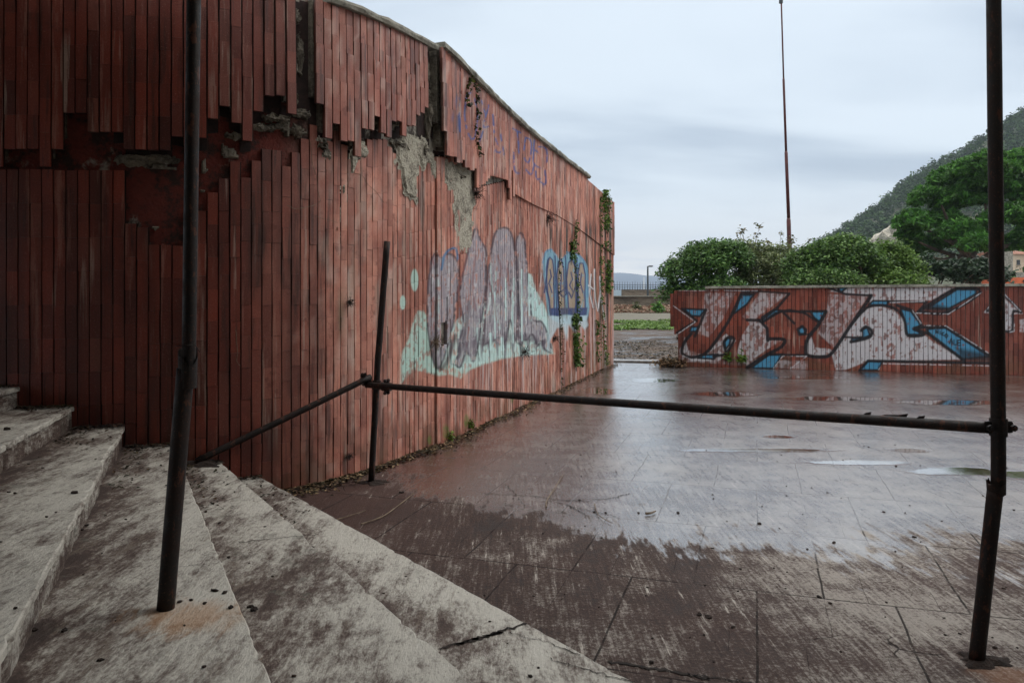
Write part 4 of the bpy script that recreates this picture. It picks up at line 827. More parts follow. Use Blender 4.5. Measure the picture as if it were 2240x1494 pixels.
for i in range(900):
    x = rng.uniform(-20, 640); p, t_, n_ = wframe(s_of_px(x)); o = .04+abs(rng.normal())*.05; q = p+n_*o
    h = 0
    for k, (a, b) in enumerate(NOS):
        if q[0] < lineat(a, b, q[1]).x: h = RISE*(k+1)
    cs.append((q[0], q[1], h+.008+rng.uniform(0, .012)))
tag(leaves('step_litter', cs, .02, tints(len(cs), [(44, 32, 26), (76, 56, 42), (28, 22, 20)]), LITTER, up=1.4), label='dark crumbs and dead leaves lying at the back of the steps', cat='leaf litter', kind='stuff')
def clod(bm, c, r):
    q = bmesh.ops.create_icosphere(bm, subdivisions=2, radius=r, matrix=Matrix.Translation(c) @ Matrix.Rotation(rng.uniform(0, 3), 4, 'Z') @ Matrix.Diagonal((rng.uniform(.8, 1.6), .8, .5, 1)))
    for v in q['verts']: v.co += Vector(rng.normal(size=3))*r*.13
bm = bmesh.new()
for x, y, r in ((1483, 1122, .017), (1661, 1146, .02), (1824, 1187, .014), (2000, 1175, .014), (1667, 1108, .009), (1810, 1078, .007), (1933, 1120, .010), (1960, 1020, .014), (1900, 978, .01), (1890, 976, .01), (1545, 985, .008), (1700, 1010, .008), (1425, 1450, .016), (1550, 1350, .02), (1530, 1345, .02), (1604, 1372, .012), (1792, 1306, .016), (1816, 1320, .014), (878, 1078, .02), (1270, 995, .01), (1300, 1120, .01), (1268, 1094, .012), (1325, 1122, .012), (1397, 1122, .012), (1990, 1106, .006), (2060, 1140, .008), (2218, 1116, .01), (2202, 1024, .012), (2150, 1085, .008), (1980, 1122, .009), (1840, 1090, .006), (1756, 1125, .007), (2090, 1202, .008), (1850, 1005, .006), (1620, 1245, .01), (1590, 1140, .006), (2176, 1417, .014)):
    clod(bm, P(x, y)+Vector((0, 0, .003)), r*.8)
for i in range(90):
    y = rng.uniform(860, 1490); clod(bm, P(rng.uniform(1000, 2240), y)+Vector((0, 0, .002)), rng.uniform(.003, .008))
tag(from_bm('crumbs', bm, SOIL), label='small dark crumbs of soil scattered over the wet paving', cat='crumbs', kind='stuff')
bm = bmesh.new()
for x, y, h, r in ((163, 1079, .6, .02), (33, 1080, .6, .012), (505, 1330, .45, .016), (492, 1297, .45, .014), (470, 1293, .45, .014), (393, 1318, .45, .011), (418, 1314, .45, .010), (448, 1321, .45, .010), (556, 1334, .3, .02), (548, 1328, .3, .014), (220, 1445, .45, .012), (446, 1460, .45, .010), (814, 1405, .15, .022), (1160, 1480, .15, .012), (70, 1380, .45, .016), (140, 1380, .45, .014), (480, 1145, .3, .012), (450, 1120, .3, .014), (500, 1220, .3, .013), (643, 1480, .3, .008), (34, 1332, .6, .010), (190, 1150, .45, .014), (180, 1160, .45, .012), (300, 985, .45, .03), (430, 1020, .3, .03), (15, 940, .75, .03)):
    clod(bm, P(x, y, h)+Vector((0, 0, .004)), r*.75)
for i in range(50):
    k = rng.integers(0, 4); a, b = NOS[k]; Y = rng.uniform(2.2, 5.6); q = lineat(a, b, Y); r_ = lineat(*NOS[k+1], Y); g = q.lerp(r_, rng.uniform(.15, .97)); clod(bm, Vector((g.x, g.y, RISE*(k+1)+.002)), rng.uniform(.003, .008))
tag(from_bm('crumbs', bm, SOIL), label='dark crumbs of soil scattered over the stone steps', cat='crumbs', kind='stuff')
# curved twigs and dry stems
TWIG = simple('dry_twig', srgb(84, 68, 54), srgb(136, 120, 100), 12, .8)
def twig(pts, r, label, name='twig'):
    bm = bmesh.new(); q = Paint.smooth(None, [tuple(p) for p in [(v[0], v[1]) for v in pts]], 5); zs = np.interp(np.linspace(0, 1, len(q)), np.linspace(0, 1, len(pts)), [v[2] for v in pts])
    tube(bm, [Vector((x, y, z)) for (x, y), z in zip(q, zs)], [r*(1-.5*i/len(q)) for i in range(len(q))], 5); tag(from_bm(name, bm, TWIG), label, 'twig')
def gp(l, h=0, dz=.012): return [P(x, y, h)+Vector((0, 0, dz)) for x, y in l]
twig(gp([(1195, 1112), (1196, 1098), (1215, 1068), (1232, 1040)]), .006, 'long pale curved twig lying on the cracked paving')
twig(gp([(790, 1150), (820, 1140), (850, 1125), (905, 1082)]), .006, 'straight dry stem lying beside the lowest step')
twig(gp([(730, 1142), (760, 1133), (800, 1120)]), .005, 'short dry stem by the end of the lowest step')
twig(gp([(1300, 1105), (1310, 1130), (1340, 1148)]), .004, 'short curved twig on the paving, right of the long curved one')
twig(gp([(1412, 1127), (1424, 1126), (1434, 1122)], 0, .014), .010, 'small leaf shaped chip of bark on the wet paving')
def wallpt(x, y, off=.04):
    s = s_of_px(x); p, t_, n_ = wframe(s); q = p+n_*off; return Vector((q[0], q[1], zpx(y, p[1])))
def stemline(ptsxy, r, label, off=.055, mt=None, name='dry_vine'):
    bm = bmesh.new(); q = Paint.smooth(None, ptsxy, 6); tube(bm, [wallpt(x, y, off+.01*math.sin(i)) for i, (x, y) in enumerate(q)], r, 4, False); tag(from_bm(name, bm, mt or TWIG), label, 'vine')
stemline([(666, 58), (672, 66), (680, 80)], .002, 'tiny dry tendril hanging beside the upper crack', .16)
stemline([(668, 306), (678, 370), (690, 430), (683, 448), (640, 458), (622, 450)], .0022, 'dry tendril looping below the broken band')
stemline([(680, 474), (700, 480), (730, 488)], .002, 'dry tendril crossing tiles below the loop')
stemline([(780, 385), (800, 410), (832, 445)], .002, 'dry tendril slanting under the grey plaster')
stemline([(512, 720), (516, 760), (515, 790), (522, 798)], .0022, 'short dry tendril on the dark tiles beside the rail')
BLK = simple('black_root', srgb(24, 18, 16), srgb(50, 38, 32), 20, .9)
for k, (x, y, r, lab) in enumerate(((755, 662, .045, 'dark root tuft on the tiles left of the short post'), (754, 997, .04, 'dark root tuft low on the wall beside the post foot'), (942, 748, .09, 'dry brown root tuft over the hole in the grey lettering'), (1138, 770, .10, 'dark root tuft under the mint paint'), (1205, 740, .10, 'brown root tuft between the two paintings'), (1192, 478, .13, 'dark root tuft on the seam of the upper band'), (1030, 425, .10, 'dark root tuft under the end of the slipped band'))):
    bm = bmesh.new(); c = wallpt(x, y, .06)
    for i in range(60):
        e = c+Vector(rng.normal(size=3))*r*.42; m_ = (c+e)/2+Vector(rng.normal(size=3))*r*.4; tube(bm, [c, m_, e], .0014 if r < .06 else .002, 3, False)
    tag(from_bm('root_tuft', bm, BLK if k != 2 else TWIG), lab, 'root tuft')

# ------------------------------------------------------------ ivy and small weeds
GREENS = [(64, 98, 34), (46, 78, 28), (88, 120, 44), (36, 60, 26), (104, 132, 58)]
def ivy(strands, label, pal=GREENS, size=.05, parentcat='ivy'):
    cs, sz = [], []; bm = bmesh.new(); c0 = wallpt(strands[0][0][0][0], strands[0][0][0][1])
    o = empty('ivy', c0, label=label, cat=parentcat)
    for pts, wd, n, sc in strands:
        q = Paint.smooth(None, pts, 6); tube(bm, [wallpt(x, y, .045) for x, y in q], .006, 4, False)
        for i in range(n):
            u = rng.random()*(len(q)-1); k = min(int(u), len(q)-2); x = q[k][0]+(q[k+1][0]-q[k][0])*(u-k); y = q[k][1]+(q[k+1][1]-q[k][1])*(u-k)
            if fbm(np.array([x/9.0]), np.array([y/13.0]), 5)[0] < .38: continue
            p = wallpt(x+rng.normal()*wd*.4, y+rng.uniform(-4, 4), .04+abs(rng.normal())*.045*sc); cs.append(p); sz.append(size*sc*rng.uniform(.6, 1.3))
    from_bm('stem', bm, BARK, o); leaves('leaf_mass', cs, np.array(sz), tints(len(cs), pal, .35), LEAF, o, up=.1, aspect=1.25); return o
ivy([([(1316, 418), (1318, 480), (1323, 560), (1325, 640)], 5, 900, .95), ([(1308, 430), (1309, 560), (1313, 700), (1322, 800)], 3.5, 520, .8), ([(1327, 430), (1324, 520)], 3, 200, .8)], 'thick green ivy hanging down the far end of the curved wall')
ivy([([(1253, 485), (1252, 560), (1258, 660), (1252, 760), (1256, 812)], 3, 420, .7), ([(1244, 530), (1244, 580)], 4, 160, 1.0), ([(1250, 690), (1254, 800)], 6, 420, 1.15)], 'thin green ivy strand growing over the round blue letters')
ivy([([(1218, 560), (1216, 640), (1220, 740), (1222, 860), (1222, 960)], 2, 300, .55)], 'sparse dark ivy strand along the left of the round blue letters', [(60, 76, 36), (40, 54, 28)])
ivy([([(1008, 172), (1003, 190), (1000, 205), (995, 240)], 4, 240, 1.1)], 'short clump of ivy under the coping above the blue scrawl', [(50, 60, 26), (90, 96, 40), (34, 36, 22)], .045)
ivy([([(1022, 182), (1026, 240), (1020, 290), (1032, 345)], 4, 420, 1.0)], 'string of dark ivy leaves hanging across the blue scrawl', [(46, 50, 26), (70, 80, 34), (30, 28, 20)], .045)
ivy([([(1300, 700), (1303, 790)], 3, 140, .9)], 'small green ivy shoot low on the wall at the scribbles', [(70, 96, 34)], .05)
def tuft(c, r, n, label, pal, name='weed', size=.03, cat='weed'):
    c = Vector(c); cs = [(c.x+rng.normal()*r*.4, c.y+rng.normal()*r*.4, c.z+abs(rng.normal())*r*.7) for _ in range(n)]
    tag(leaves(name, cs, size, tints(n, pal, .3), LEAF, up=.2, aspect=2.0), label, cat)
WG = [(98, 128, 44), (70, 104, 36), (120, 140, 60)]
def lw(u, z): q = q2(u, .06); return (q.x, q.y, z)
tuft(lw((1460-1367)*.0096+.12, .14), .10, 90, 'small green weed at the foot of the low wall, leftmost', WG, size=.05)
tuft(lw(1.27, .13), .10, 110, 'small yellow green weed growing from the low wall foot beside the blue paint', WG, size=.055)
tuft(wallpt(975, 962, .05), .06, 120, 'moss tuft at the curved wall foot, nearer one', [(110, 130, 36), (84, 104, 30)], 'moss_tuft', .02, 'moss')
tuft(wallpt(1020, 935, .05), .06, 120, 'moss tuft at the curved wall foot, farther one', [(96, 116, 34), (70, 90, 28)], 'moss_tuft', .02, 'moss')
tuft(P(158, 884, .75)+Vector((0, .03, 0)), .07, 70, 'dark green weed at the back of the upper step', [(40, 60, 26), (28, 40, 20)], size=.03)
cs = [];
for i in range(1300):
    u = rng.uniform(-.28, .2); o = rng.uniform(-.5, .35); q = q2(u-abs(rng.normal())*.12, o); cs.append((q.x, q.y, .02+abs(rng.normal())*.07*max(0, 1-abs(o))))
tag(leaves('leaf_pile', cs, .05, tints(len(cs), [(112, 84, 62), (84, 62, 48), (150, 120, 90), (58, 44, 36)]), LITTER, up=.8), label='heap of dry brown leaves against the broken end of the low wall', cat='leaf pile', kind='stuff')

# ------------------------------------------------------------ field beyond the gap
cs = []; 
for i in range(16000):
    y = rng.uniform(30.5, 39.5); x = rng.uniform(2.5, 9.5); m_ = fbm(np.array([x*.5]), np.array([y*.9]), 4)[0]
    if (31 < y < 33.2 or 35.6 < y < 38.2) or m_ > .62:
        if m_ > .40: cs.append((x, y, rng.uniform(.0, .06)))
tag(leaves('grass', cs, .09, tints(len(cs), [(96, 128, 58), (120, 148, 74), (80, 108, 50)]), LEAF, up=.5, aspect=2), label='short green grass strips across the muddy ground beyond the gap', cat='grass', kind='stuff')
cs = []
for i in range(14000):
    x = rng.uniform(5, 15); y = rng.uniform(52, 61); cs.append((x, y, mudz(x, y)+abs(rng.normal())*.10*(.4+fbm(np.array([x*.8]), np.array([y*.3]), 8)[0])))
tag(leaves('dead_brush', cs, .14, tints(len(cs), [(146, 112, 96), (164, 134, 116), (120, 88, 74), (130, 118, 96)]), LITTER, up=.3, aspect=2.2), label='pinkish brown dead brush in front of the far stone wall', cat='brush', kind='stuff')
tuft((9.9, 52.5, .0), .45, 500, 'bright green plant clump before the far stone wall', [(92, 132, 48), (70, 110, 40)], 'plant', .14, 'plant')
tuft((8.6, 53.5, .0), .35, 300, 'dull olive plant clump before the far stone wall', [(96, 100, 60), (74, 80, 50)], 'plant', .14, 'plant')
cs = []
for i in range(1800):
    x = rng.uniform(2.2, 4.6); y = rng.uniform(17.2, 24); cs.append((x, y, rng.uniform(-.02, .02)))
tag(leaves('ground_litter', cs, .05, tints(len(cs), [(52, 42, 36), (84, 70, 60), (36, 29, 26), (104, 92, 80)]), LITTER, up=1.2), label='dead leaves and stalks trodden into the mud in the gap', cat='leaf litter', kind='stuff')
FARW = simple('far_stone_wall', srgb(84, 74, 64), srgb(134, 122, 106), 1.2, .9, .8, .05, stretch=(.6, 1, 2.2))
fw = empty('stone_wall', (10, 62, 0), label='long brown stone wall with a flat ledge crossing behind the muddy field', cat='wall')
bm = bmesh.new(); box(bm, (10, 62, .42), (60, .5, 1.1)); from_bm('wall', bm, FARW, fw)
bm = bmesh.new(); box(bm, (10, 61.95, 1.01), (60.2, .8, .08)); from_bm('ledge', bm, COPE, fw)
bm = bmesh.new(); box(bm, (6.4, 72, .5), (7.4, .4, 1.98)); bw = tag(from_bm('painted_wall', bm, simple('pale_blue_wall', srgb(150, 178, 196), srgb(186, 202, 208), 1.5, .8)), label='pale blue painted wall behind the stone wall, left of the brown one', cat='wall')
bm = bmesh.new(); box(bm, (14, 72.3, .52), (7.6, .4, 2.0)); tag(from_bm('brown_wall', bm, FARW), label='brown wall under the spiked railing, right of the blue wall', cat='wall')
DARKM = simple('dark_metal', srgb(44, 52, 58), srgb(66, 74, 78), 3, .5)
sr = empty('spiked_railing', (13, 73, 1.5), label='rusty spiked railing running along the waterfront wall', cat='railing')
bm = bmesh.new()
for k in range(3): box(bm, (14.0, 73, 1.55+.2*k), (9.5, .05, .04))
from_bm('rail', bm, DARKM, sr)
for k in range(40):
    b2 = bmesh.new(); x = 9.4+k*.24; bmesh.ops.create_cone(b2, cap_ends=True, segments=5, radius1=.035, radius2=.01, depth=.8+rng.uniform(-.12, .2), matrix=Matrix.Translation((x, 73, 1.85))); from_bm('bar', b2, DARKM, sr)
# street lamp, mast
lp = empty('street_lamp', (at(1417, 640, 70).x, 70, 0), label='slim grey street lamp with a short arm standing by the sea', cat='lamp')
top = at(1417, 584, 70)
bm = bmesh.new(); tube(bm, [(lp.location.x, 70, 0), (lp.location.x, 70, top.z)], [.10, .07], 8); from_bm('pole', bm, DARKM, lp)
bm = bmesh.new(); box(bm, (lp.location.x+.14, 70, top.z+.03), (.36, .1, .08)); from_bm('lamp_arm', bm, DARKM, lp)
bm = bmesh.new(); box(bm, (lp.location.x+.26, 70, top.z+.06), (.42, .2, .11), 0, .03); from_bm('lamp_head', bm, DARKM, lp)
bm = bmesh.new(); tube(bm, [(at(1408.5, 640, 160).x, 160, 0), (at(1408.5, 606, 160).x, 160, at(1408, 606, 160).z)], [.14, .1], 6); tag(from_bm('mast', bm, simple('white_paint', (.7, .7, .7), (.8, .8, .8), 1)), label='distant thin white mast left of the street lamp', cat='mast')
# flagpole, in four telescoping sections
fp = empty('flagpole', (at(1727, 600, 30).x, 30, 0), label='very tall red brown pole in stepped sections rising behind the bushes', cat='pole')
REDP = simple('red_painted_steel', srgb(70, 34, 34), srgb(106, 54, 50), 6, .5)
secs = [(700, 1731, 478, 1725, .082), (482, 1725.3, 332, 1719.5, .064), (336, 1719.7, 172, 1714, .046), (176, 1714.2, -15, 1708.5, .030)]
for y0, x0, y1, x1, r in secs:
    bm = bmesh.new(); a, b = at(x0, y0, 30), at(x1, y1, 30); tube(bm, [a, a.lerp(b, .98), b], [r, r*.95, r*.8], 12); from_bm('pole_section', bm, REDP, fp, True)
bm = bmesh.new(); tube(bm, [at(1708.2, 8, 30), at(1708.5, -2, 30)], .075, 10); from_bm('pulley', bm, DARKM, fp)

# ------------------------------------------------------------ shrubs, pine, hill
def crown_pts(blobs, dens, size):
    """leaf positions on and inside many small clumps spread over big lobes"""
    cs, tn = [], []
    for (cx, cy, cz, rx, ry, rz) in blobs:
        nc = int(dens*(rx*rz+rx*ry)); v = rng.normal(size=(nc, 3)); v /= np.linalg.norm(v, axis=1)[:, None]; v[:, 2] = np.abs(v[:, 2])*1.1-.35
        rad = rng.uniform(.72, 1.05, nc)[:, None]; cc = np.array([cx, cy, cz])+v*rad*np.array([rx, ry, rz])
        for c in cc:
            n = 40; w_ = rng.normal(size=(n, 3)); w_ /= np.linalg.norm(w_, axis=1)[:, None]; r = size*rng.uniform(.7, 1.35); t = rng.uniform(.6, 1.35)
            cs.append(c+w_*r*rng.uniform(.3, 1, n)[:, None]*np.array([1, 1, .75])); tn.append(np.full(n, t))
    return np.concatenate(cs), np.concatenate(tn)
def shrub(name, base, blobs, pal, label, cat, leaf=.072, dens=96, clump=.33, group=None, twigs=0):
    o = empty(name, base, label=label, cat=cat, group=group); c, t = crown_pts(blobs, dens, clump); k = c[:, 2] > .1; c, t = c[k], t[k]
    cols = tints(len(c), pal, .2)*t[:, None]; leaves('crown', c, leaf, cols, LEAF, o, up=.35, aspect=1.7)
    bm = bmesh.new()
    for b in blobs:
        for q in range(3): tube(bm, [(base[0]+rng.uniform(-.3, .3), base[1]+rng.uniform(-.2, .2), 0), ((base[0]+b[0])/2+rng.uniform(-.2, .2), b[1], b[2]*.5), (b[0]+rng.uniform(-.5, .5)*b[3], b[1]+rng.uniform(-.4, .4), b[2]+rng.uniform(-.2, .4)*b[5])], [.07, .05, .02], 6, False)
    from_bm('trunk', bm, BARK, o)
    if twigs:
        bm = bmesh.new(); cs = []
        for q in range(twigs):
            b = blobs[rng.integers(0, len(blobs))]; a = Vector((b[0]+rng.uniform(-.8, .8)*b[3], b[1]+rng.uniform(-.6, .2)*b[4], b[2]+b[5]*rng.uniform(.5, .85))); e = a+Vector((rng.uniform(-.15, .15), 0, rng.uniform(.25, .6)))
            tube(bm, [a, e], [.008, .004], 4, False)
            for j in range(14): cs.append(e+Vector(rng.normal(size=3))*.07)
        from_bm('twigs', bm, BARK, o); leaves('shoots', cs, .08, tints(len(cs), [(90, 92, 62), (60, 66, 44), (120, 108, 80)]), LEAF, o, up=.3)
    return o
def B(x, y, Y, rx, rz, ry=None): p = at(x, y, Y); k = Y/F; return (p.x, Y, p.z, rx*k, (ry or rx)*k*.8, rz*k)
PG = [(72, 106, 56), (92, 128, 66), (56, 86, 46), (108, 140, 74)]
shrub('bush', (5.6, 25, 0), [B(1490, 598, 25, 46, 38), B(1535, 576, 25, 52, 48), B(1590, 570, 25.6, 54, 50), B(1515, 560, 25.3, 26, 22), B(1560, 548, 25.2, 30, 22), B(1475, 640, 25, 30, 28), B(1560, 640, 25, 80, 45), B(1590, 560, 25.4, 45, 34)], PG, 'rounded dense green bush behind the left end of the low wall', 'bush')
shrub('bush', (8.4, 26, 0), [B(1650, 566, 26.5, 52, 40), B(1705, 570, 26.5, 50, 40), B(1670, 620, 26.2, 80, 44), B(1625, 556, 26.8, 44, 34), B(1680, 590, 26, 70, 46), B(1735, 590, 26, 40, 40)], [(122, 134, 88), (104, 120, 74), (140, 146, 104), (86, 100, 64)], 'paler twiggy bush with spiky shoots behind the middle of the low wall', 'bush', .07, 60, .28, twigs=14)
shrub('bush', (11, 24.5, 0), [B(1770, 584, 24.5, 56, 42), B(1780, 556, 24.5, 30, 20), B(1830, 564, 24.5, 62, 46), B(1850, 535, 24.6, 34, 22), B(1880, 575, 24.3, 52, 50), B(1800, 620, 24, 90, 40), B(1860, 560, 24.6, 44, 38)], [(76, 106, 54), (98, 130, 66), (58, 88, 46), (112, 142, 76)], 'large dark green bush behind the right half of the low wall', 'bush')
shrub('bush', (12.6, 25, 0), [B(1940, 570, 25, 52, 46), B(1975, 590, 25, 42, 42), B(1930, 620, 24.6, 80, 36), B(1985, 620, 25, 36, 34)], [(96, 126, 58), (118, 148, 72), (76, 106, 50)], 'brighter green bush next to the pine at the wall end', 'bush')
shrub('bush', (17.8, 33, 0), [B(2050, 600, 33, 62, 34), B(2110, 595, 33, 66, 34), B(2160, 605, 33, 50, 32), B(2010, 585, 34, 40, 30)], [(34, 56, 38), (44, 68, 46), (28, 46, 32)], 'very dark low evergreen mass beneath the umbrella pine', 'bush', .13, 20, .34)

# umbrella pine
PY = 45.0
pine = empty('umbrella_pine', (at(2110, 640, PY).x, PY, 0), label='broad umbrella pine with bright green tufted crown and forked trunk', cat='tree')
PB0 = [(2080, 400, 60, 30), (2150, 372, 75, 34), (2230, 372, 70, 36), (2030, 440, 48, 28), (2110, 440, 70, 34), (2190, 430, 70, 36), (1998, 492, 38, 26), (2060, 490, 50, 28), (2010, 545, 46, 24), (2100, 515, 52, 30), (2135, 540, 44, 22), (2210, 480, 66, 32), (2280, 430, 70, 40), (2240, 540, 60, 26), (1985, 520, 26, 22), (2050, 535, 40, 20), (2290, 500, 60, 34), (2160, 400, 60, 40)]
PB = [(x+rng.uniform(-6, 6), y, rx*.8, rz*1.15) for x, y, rx, rz in PB0]
cs, cl_ = [], []
for (x, y, rx, rz) in PB:
    b = B(x, y, PY+rng.uniform(-2.5, 2.5), rx, rz); nc = int(30+rx*1.3)
    v = rng.normal(size=(nc, 3)); v /= np.linalg.norm(v, axis=1)[:, None]; v[:, 2] = np.abs(v[:, 2])*1.2-.3
    cc = np.array(b[:3])+v*np.array([b[3], b[4]*1.5, b[5]])*rng.uniform(.7, 1.05, nc)[:, None]
    for c in cc:
        n = 90; w_ = rng.normal(size=(n, 3)); w_ /= np.linalg.norm(w_, axis=1)[:, None]; w_[:, 2] = np.abs(w_[:, 2])*.9-.15; r = rng.uniform(.26, .46)
        cs.append(c+w_*r*rng.uniform(.25, 1, n)[:, None]); cl_.append(tints(n, [(68, 118, 44), (86, 138, 52), (50, 92, 36)], .2)*rng.uniform(.6, 1.35))
cs = np.concatenate(cs); cl_ = np.concatenate(cl_)
leaves('crown', cs, .12, cl_, LEAF, pine, up=.1, aspect=3.0)
bm = bmesh.new(); fk = at(2125, 575, PY)
tube(bm, [(fk.x+.3, PY, 0), (fk.x+.1, PY, 1.6), fk, at(2110, 545, PY), at(2100, 500, PY)], [.5, .42, .36, .28, .18], 10, False, .06)
for q in ([(2125, 575), (2090, 560), (2050, 548), (2010, 530)], [(2122, 590), (2080, 590), (2030, 572), (2000, 560)], [(2125, 570), (2140, 520), (2160, 470), (2150, 420)], [(2130, 580), (2180, 545), (2230, 530), (2290, 500)], [(2110, 545), (2080, 500), (2060, 450)], [(2140, 520), (2200, 470), (2230, 420)], [(2100, 562), (2060, 570), (2020, 560)], [(2118, 560), (2085, 530), (2040, 510), (2010, 495)]):
    pp = [at(x, y, PY+rng.uniform(-1.2, 1.2)) for x, y in q]; tube(bm, pp, list(np.linspace(.2, .05, len(pp))), 7, False, .05)
from_bm('trunk', bm, BARK, pine)

# wooded hill: ridge traced at 420 m, falling towards the coast road
RX = [(1500, 640), (1700, 602), (1780, 556), (1840, 522), (1900, 486), (1960, 444), (2000, 412), (2060, 372), (2100, 350), (2165, 312), (2240, 268), (2400, 190), (2700, 120), (3000, 100)]
RY = 420.0
def ridge(X): return float(np.interp(X, [(x-CX)*RY/F for x, _ in RX], [EYE+(HY-y)*RY/F-2 for _, y in RX]))
def hz_(X, Y):
    f = min(1, max(0, (Y-150)/(RY-150))); f = f*f*(3-2*f)
    if Y > RY: f = max(0, 1-.9*(Y-RY)/140)
    n = (fbm(np.array([X*.03]), np.array([Y*.03]), 6)[0]-.5)*14*min(1, max(0, (Y-160)/60))*(1 if Y < RY-10 else .3)*min(1, max(0, ridge(X)/25))
    return max(-.2, ridge(X*RY/max(Y, 200))*f+n-.2)
hillm = simple('hillside_scrub', srgb(54, 68, 46), srgb(96, 96, 76), .12, .95, .4, .5)
grid_ground('hill', 30, 520, 150, 560, 90, 80, hz_, hillm)
cs, tn = [], []
def crown_at(x, y, h, r, n=46, pal=[(50, 76, 42), (66, 92, 50), (38, 58, 34)]):
    z = hz_(x, y); w_ = rng.normal(size=(n, 3)); w_ /= np.linalg.norm(w_, axis=1)[:, None]
    cs.append(np.array([x, y, z+h*.6])+w_*np.array([r, r, h*.5])*rng.uniform(.5, 1, n)[:, None]); tn.append(tints(n, pal, .2)*rng.uniform(.7, 1.35))
for i in range(2300):
    x = rng.uniform(60, 330); y = rng.uniform(200, 424); X_ = CX+F*x/y
    if X_ < 1700 or X_ > 2330: continue
    if hz_(x, y) < 4: continue
    crown_at(x, y, rng.uniform(3, 6.5), rng.uniform(2, 3.6))
for i in range(230):
    u = rng.uniform(1740, 2300); crown_at((u-CX)*RY/F, RY-rng.uniform(0, 8), rng.uniform(3, 9), rng.uniform(1.4, 2.6), 60)
cs = np.concatenate(cs); tn = np.concatenate(tn)
tag(leaves('woodland', cs, 1.0, tn, FARLEAF, up=.4, aspect=1.5), label='dark evergreen wood covering the steep hillside at the right', cat='woodland', kind='stuff')
# pale rock face
ROCK = simple('pale_rock', srgb(140, 134, 120), srgb(196, 188, 172), .25, .9, .8, .4, stretch=(1, 1, 3))
bm = bmesh.new(); pts = [(1898, 536), (1900, 530), (1925, 512), (1950, 494), (1978, 478), (1990, 500), (1992, 540), (1960, 560), (1900, 560)]
fr = [bm.verts.new(at(x, y, 180+rng.uniform(-1, 1))) for x, y in pts]; bk = [bm.verts.new(at(x, y, 195)) for x, y in pts]
bm.faces.new(fr); bm.faces.new(bk[::-1])
for i in range(len(fr)): j = (i+1) % len(fr); bm.faces.new((fr[i], fr[j], bk[j], bk[i]))
bmesh.ops.triangulate(bm, faces=[bm.faces[0] if False else f for f in bm.faces][:1]); bmesh.ops.subdivide_edges(bm, edges=bm.edges[:], cuts=3, use_grid_fill=True)
for v in bm.verts: v.co += Vector(rng.normal(size=3))*.25
tag(from_bm('rock_face', bm, ROCK), label='pale bare rock face on the hillside left of the pine', cat='rock')
# buildings at the right edge
OCH = simple('pale_render', srgb(196, 176, 150), srgb(216, 200, 176), .8, .85); ROOFT = simple('clay_roof', srgb(120, 76, 58), srgb(160, 110, 86), 2, .85); WIN = simple('dark_window', (.02, .025, .03), (.04, .045, .05), 2, .2)
def house(name, x0, x1, ytop, ybase, Y, dep, label, wall=OCH, roof=True, wins=2, cat='house'):
    a, b = at(x0, ytop, Y), at(x1, ybase, Y); o = empty(name, ((a.x+b.x)/2, Y+dep/2, b.z), label=label, cat=cat); w_, h_ = b.x-a.x, a.z-b.z; cx, cz = (a.x+b.x)/2, (a.z+b.z)/2
    bm = bmesh.new(); box(bm, (cx, Y+dep/2, cz), (w_, dep, h_)); from_bm('wall', bm, wall, o)
    if roof:
        bm = bmesh.new(); r = h_*.28; v = [bm.verts.new(p) for p in ((a.x-.3, Y-.3, a.z), (b.x+.3, Y-.3, a.z), (b.x+.3, Y+dep+.3, a.z), (a.x-.3, Y+dep+.3, a.z), (a.x-.3, Y+dep/2, a.z+r), (b.x+.3, Y+dep/2, a.z+r))]
        for f in ((0, 1, 5, 4), (3, 4, 5, 2), (0, 4, 3), (1, 2, 5), (0, 3, 2, 1)): bm.faces.new([v[k] for k in f])
        from_bm('roof', bm, ROOFT, o)
    for k in range(wins):
        xx = a.x+w_*(k+.7)/(wins+.4); f = bmesh.new(); box(f, (xx, Y-.02, cz+h_*.05), (w_*.14, .1, h_*.26)); wo = from_bm('window', f, WIN, o)
        f = bmesh.new(); box(f, (xx, Y-.06, cz-h_*.10), (w_*.2, .14, h_*.03)); so = from_bm('sill', f, COPE, None); so.parent = wo
    return o
house('house', 2213, 2262, 556, 596, 90, 8, 'small ochre house with a clay roof at the right edge, low among the trees')
house('hilltop_building', 2202, 2300, 280, 300, 405, 14, 'long pale building on the hill crest at the right edge', wins=5, cat='building')
house('tower', 2199, 2216, 524, 600, 84, 3, 'narrow pale stone tower just right of the tall post', roof=False, wins=0, wall=CONC, cat='tower')
house('kiosk', 2224, 2256, 607, 624, 40, 3, 'small orange and white building above the end of the low wall', simple('orange_paint', srgb(206, 96, 58), srgb(220, 120, 80), 2, .7), False, 1, cat='kiosk')
bm = bmesh.new(); a, b = at(2190, 596, 70), at(2300, 606, 70); box(bm, ((a.x+b.x)/2, 70, a.z-2), (b.x-a.x, .5, 4)); tag(from_bm('retaining_wall', bm, CONC), label='grey retaining wall right of the tall post, under the ochre house', cat='wall')
cs, tn = [], []
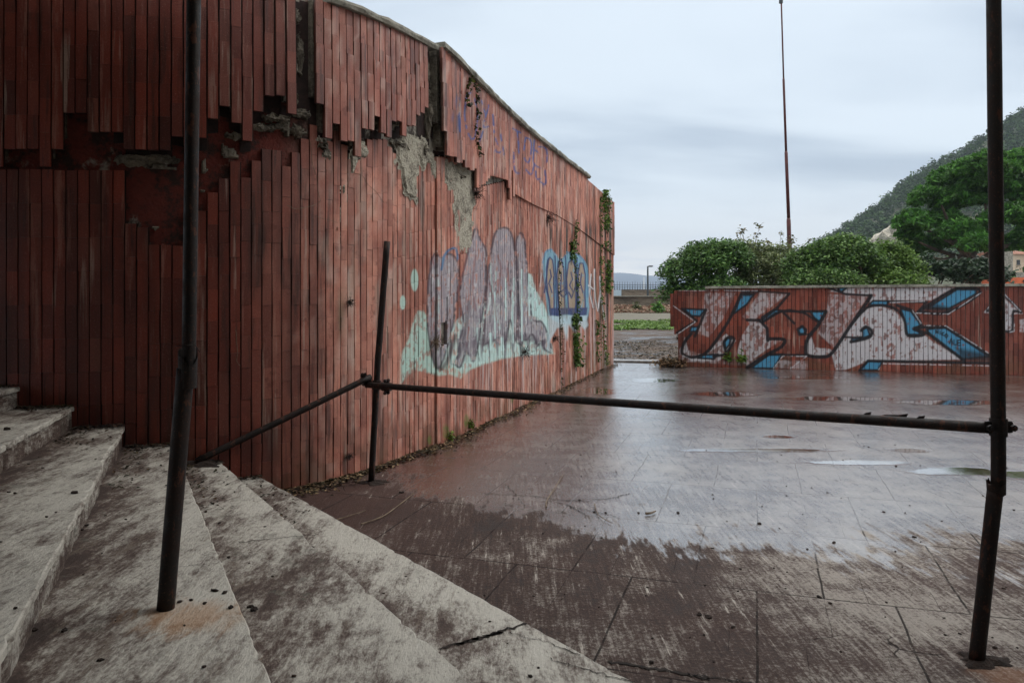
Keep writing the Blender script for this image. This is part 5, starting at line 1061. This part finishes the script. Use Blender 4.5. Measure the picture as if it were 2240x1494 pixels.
for (x, y, r, Y) in ((2205, 610, 14, 60), (2230, 560, 18, 100), (2250, 590, 10, 75)):
    c = at(x, y, Y); k = Y/F; w_ = rng.normal(size=(500, 3)); w_ /= np.linalg.norm(w_, axis=1)[:, None]; cs_ = np.array(c)+w_*r*k*rng.uniform(.4, 1, 500)[:, None]
    o = empty('tree', (c.x, Y, 0), label={2205: 'small green tree right of the tall post above the low wall', 2230: 'dark tree behind the ochre house at the right edge', 2250: 'small tree at the right edge beside the retaining wall'}[x], cat='tree')
    leaves('crown', cs_, .25*Y/70, tints(500, PG, .3), LEAF, o, up=.3); bm = bmesh.new(); tube(bm, [(c.x, Y, 0), (c.x, Y, c.z)], [.2, .08], 6); from_bm('trunk', bm, BARK, o)

# ------------------------------------------------------------ sea and far coast
m, t = mat('sea_water'); pos = t.n('ShaderNodeNewGeometry').outputs['Position']
finish(t, (.05, .09, .12), .12, t.noise(t.mapping(pos, scale=(.5, .2, 1)), 1.0, 5), .25, .3); sheet('sea', -4100, 4100, 96, 4100, -.5, m)
def far_hill(name, Y, pts, col, label):
    vv, ff = [], []; n = 140; x0, x1 = -2600, 2600
    for i in range(n+1):
        X = x0+(x1-x0)*i/n; u = CX+F*X/Y; h = EYE+(HY-np.interp(u, *zip(*pts)))*Y/F+(fbm(np.array([X*.012]), np.array([.5]), 9)[0]-.5)*7
        for (dy, k) in ((0, -.02), (60, .35), (160, .7), (300, 1), (700, .4), (1000, -.02)): vv.append((X+rng.uniform(-3, 3), Y+dy*(1+.2*math.sin(X*.01)), max(-2, h*k+(rng.uniform(-1.5, 1.5) if 0 < k else 0))))
    for i in range(n):
        for k in range(5): a = i*6+k; ff.append((a, a+6, a+7, a+1))
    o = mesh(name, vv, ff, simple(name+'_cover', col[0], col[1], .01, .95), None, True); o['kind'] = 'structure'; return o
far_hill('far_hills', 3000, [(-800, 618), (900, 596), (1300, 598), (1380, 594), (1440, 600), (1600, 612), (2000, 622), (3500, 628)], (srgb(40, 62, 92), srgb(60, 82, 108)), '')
# ------------------------------------------------------------ haze: one box of even air round everything
m = bpy.data.materials.new('haze'); m.use_nodes = True; t = NT(m.node_tree)
pv_ = t.n('ShaderNodeVolumePrincipled', {'Color': (.74, .86, 1.0, 1), 'Density': .00026, 'Anisotropy': .2})
mo = t.n('ShaderNodeOutputMaterial'); t.t.links.new(pv_.outputs[0], mo.inputs['Volume'])
bm = bmesh.new(); box(bm, (0, 2000, 128), (8400, 4300, 262)); tag(from_bm('haze', bm, m), label='thin pale sea haze filling the air to the far hills', cat='haze', kind='stuff')

# ------------------------------------------------------------ repeats share a group
GR = {'bush': 'bushes behind the low wall', 'twig': 'dry twigs lying on the paving', 'soil_heap': 'dark soil heaps at the feet of the tubes', 'ivy': 'ivy strands hanging on the curved wall', 'root_tuft': 'root tufts sprouting from the curved wall', 'dry_vine': 'dry tendrils on the curved wall', 'tree': 'small trees at the right edge', 'moss_tuft': 'moss tufts at the curved wall foot', 'weed': 'small green weeds', 'crumbs': 'crumbs of soil'}
for o in list(C.objects):
    if o.parent is None and 'label' in o:
        g_ = GR.get(o.name.split('.')[0])
        if g_: o['group'] = g_
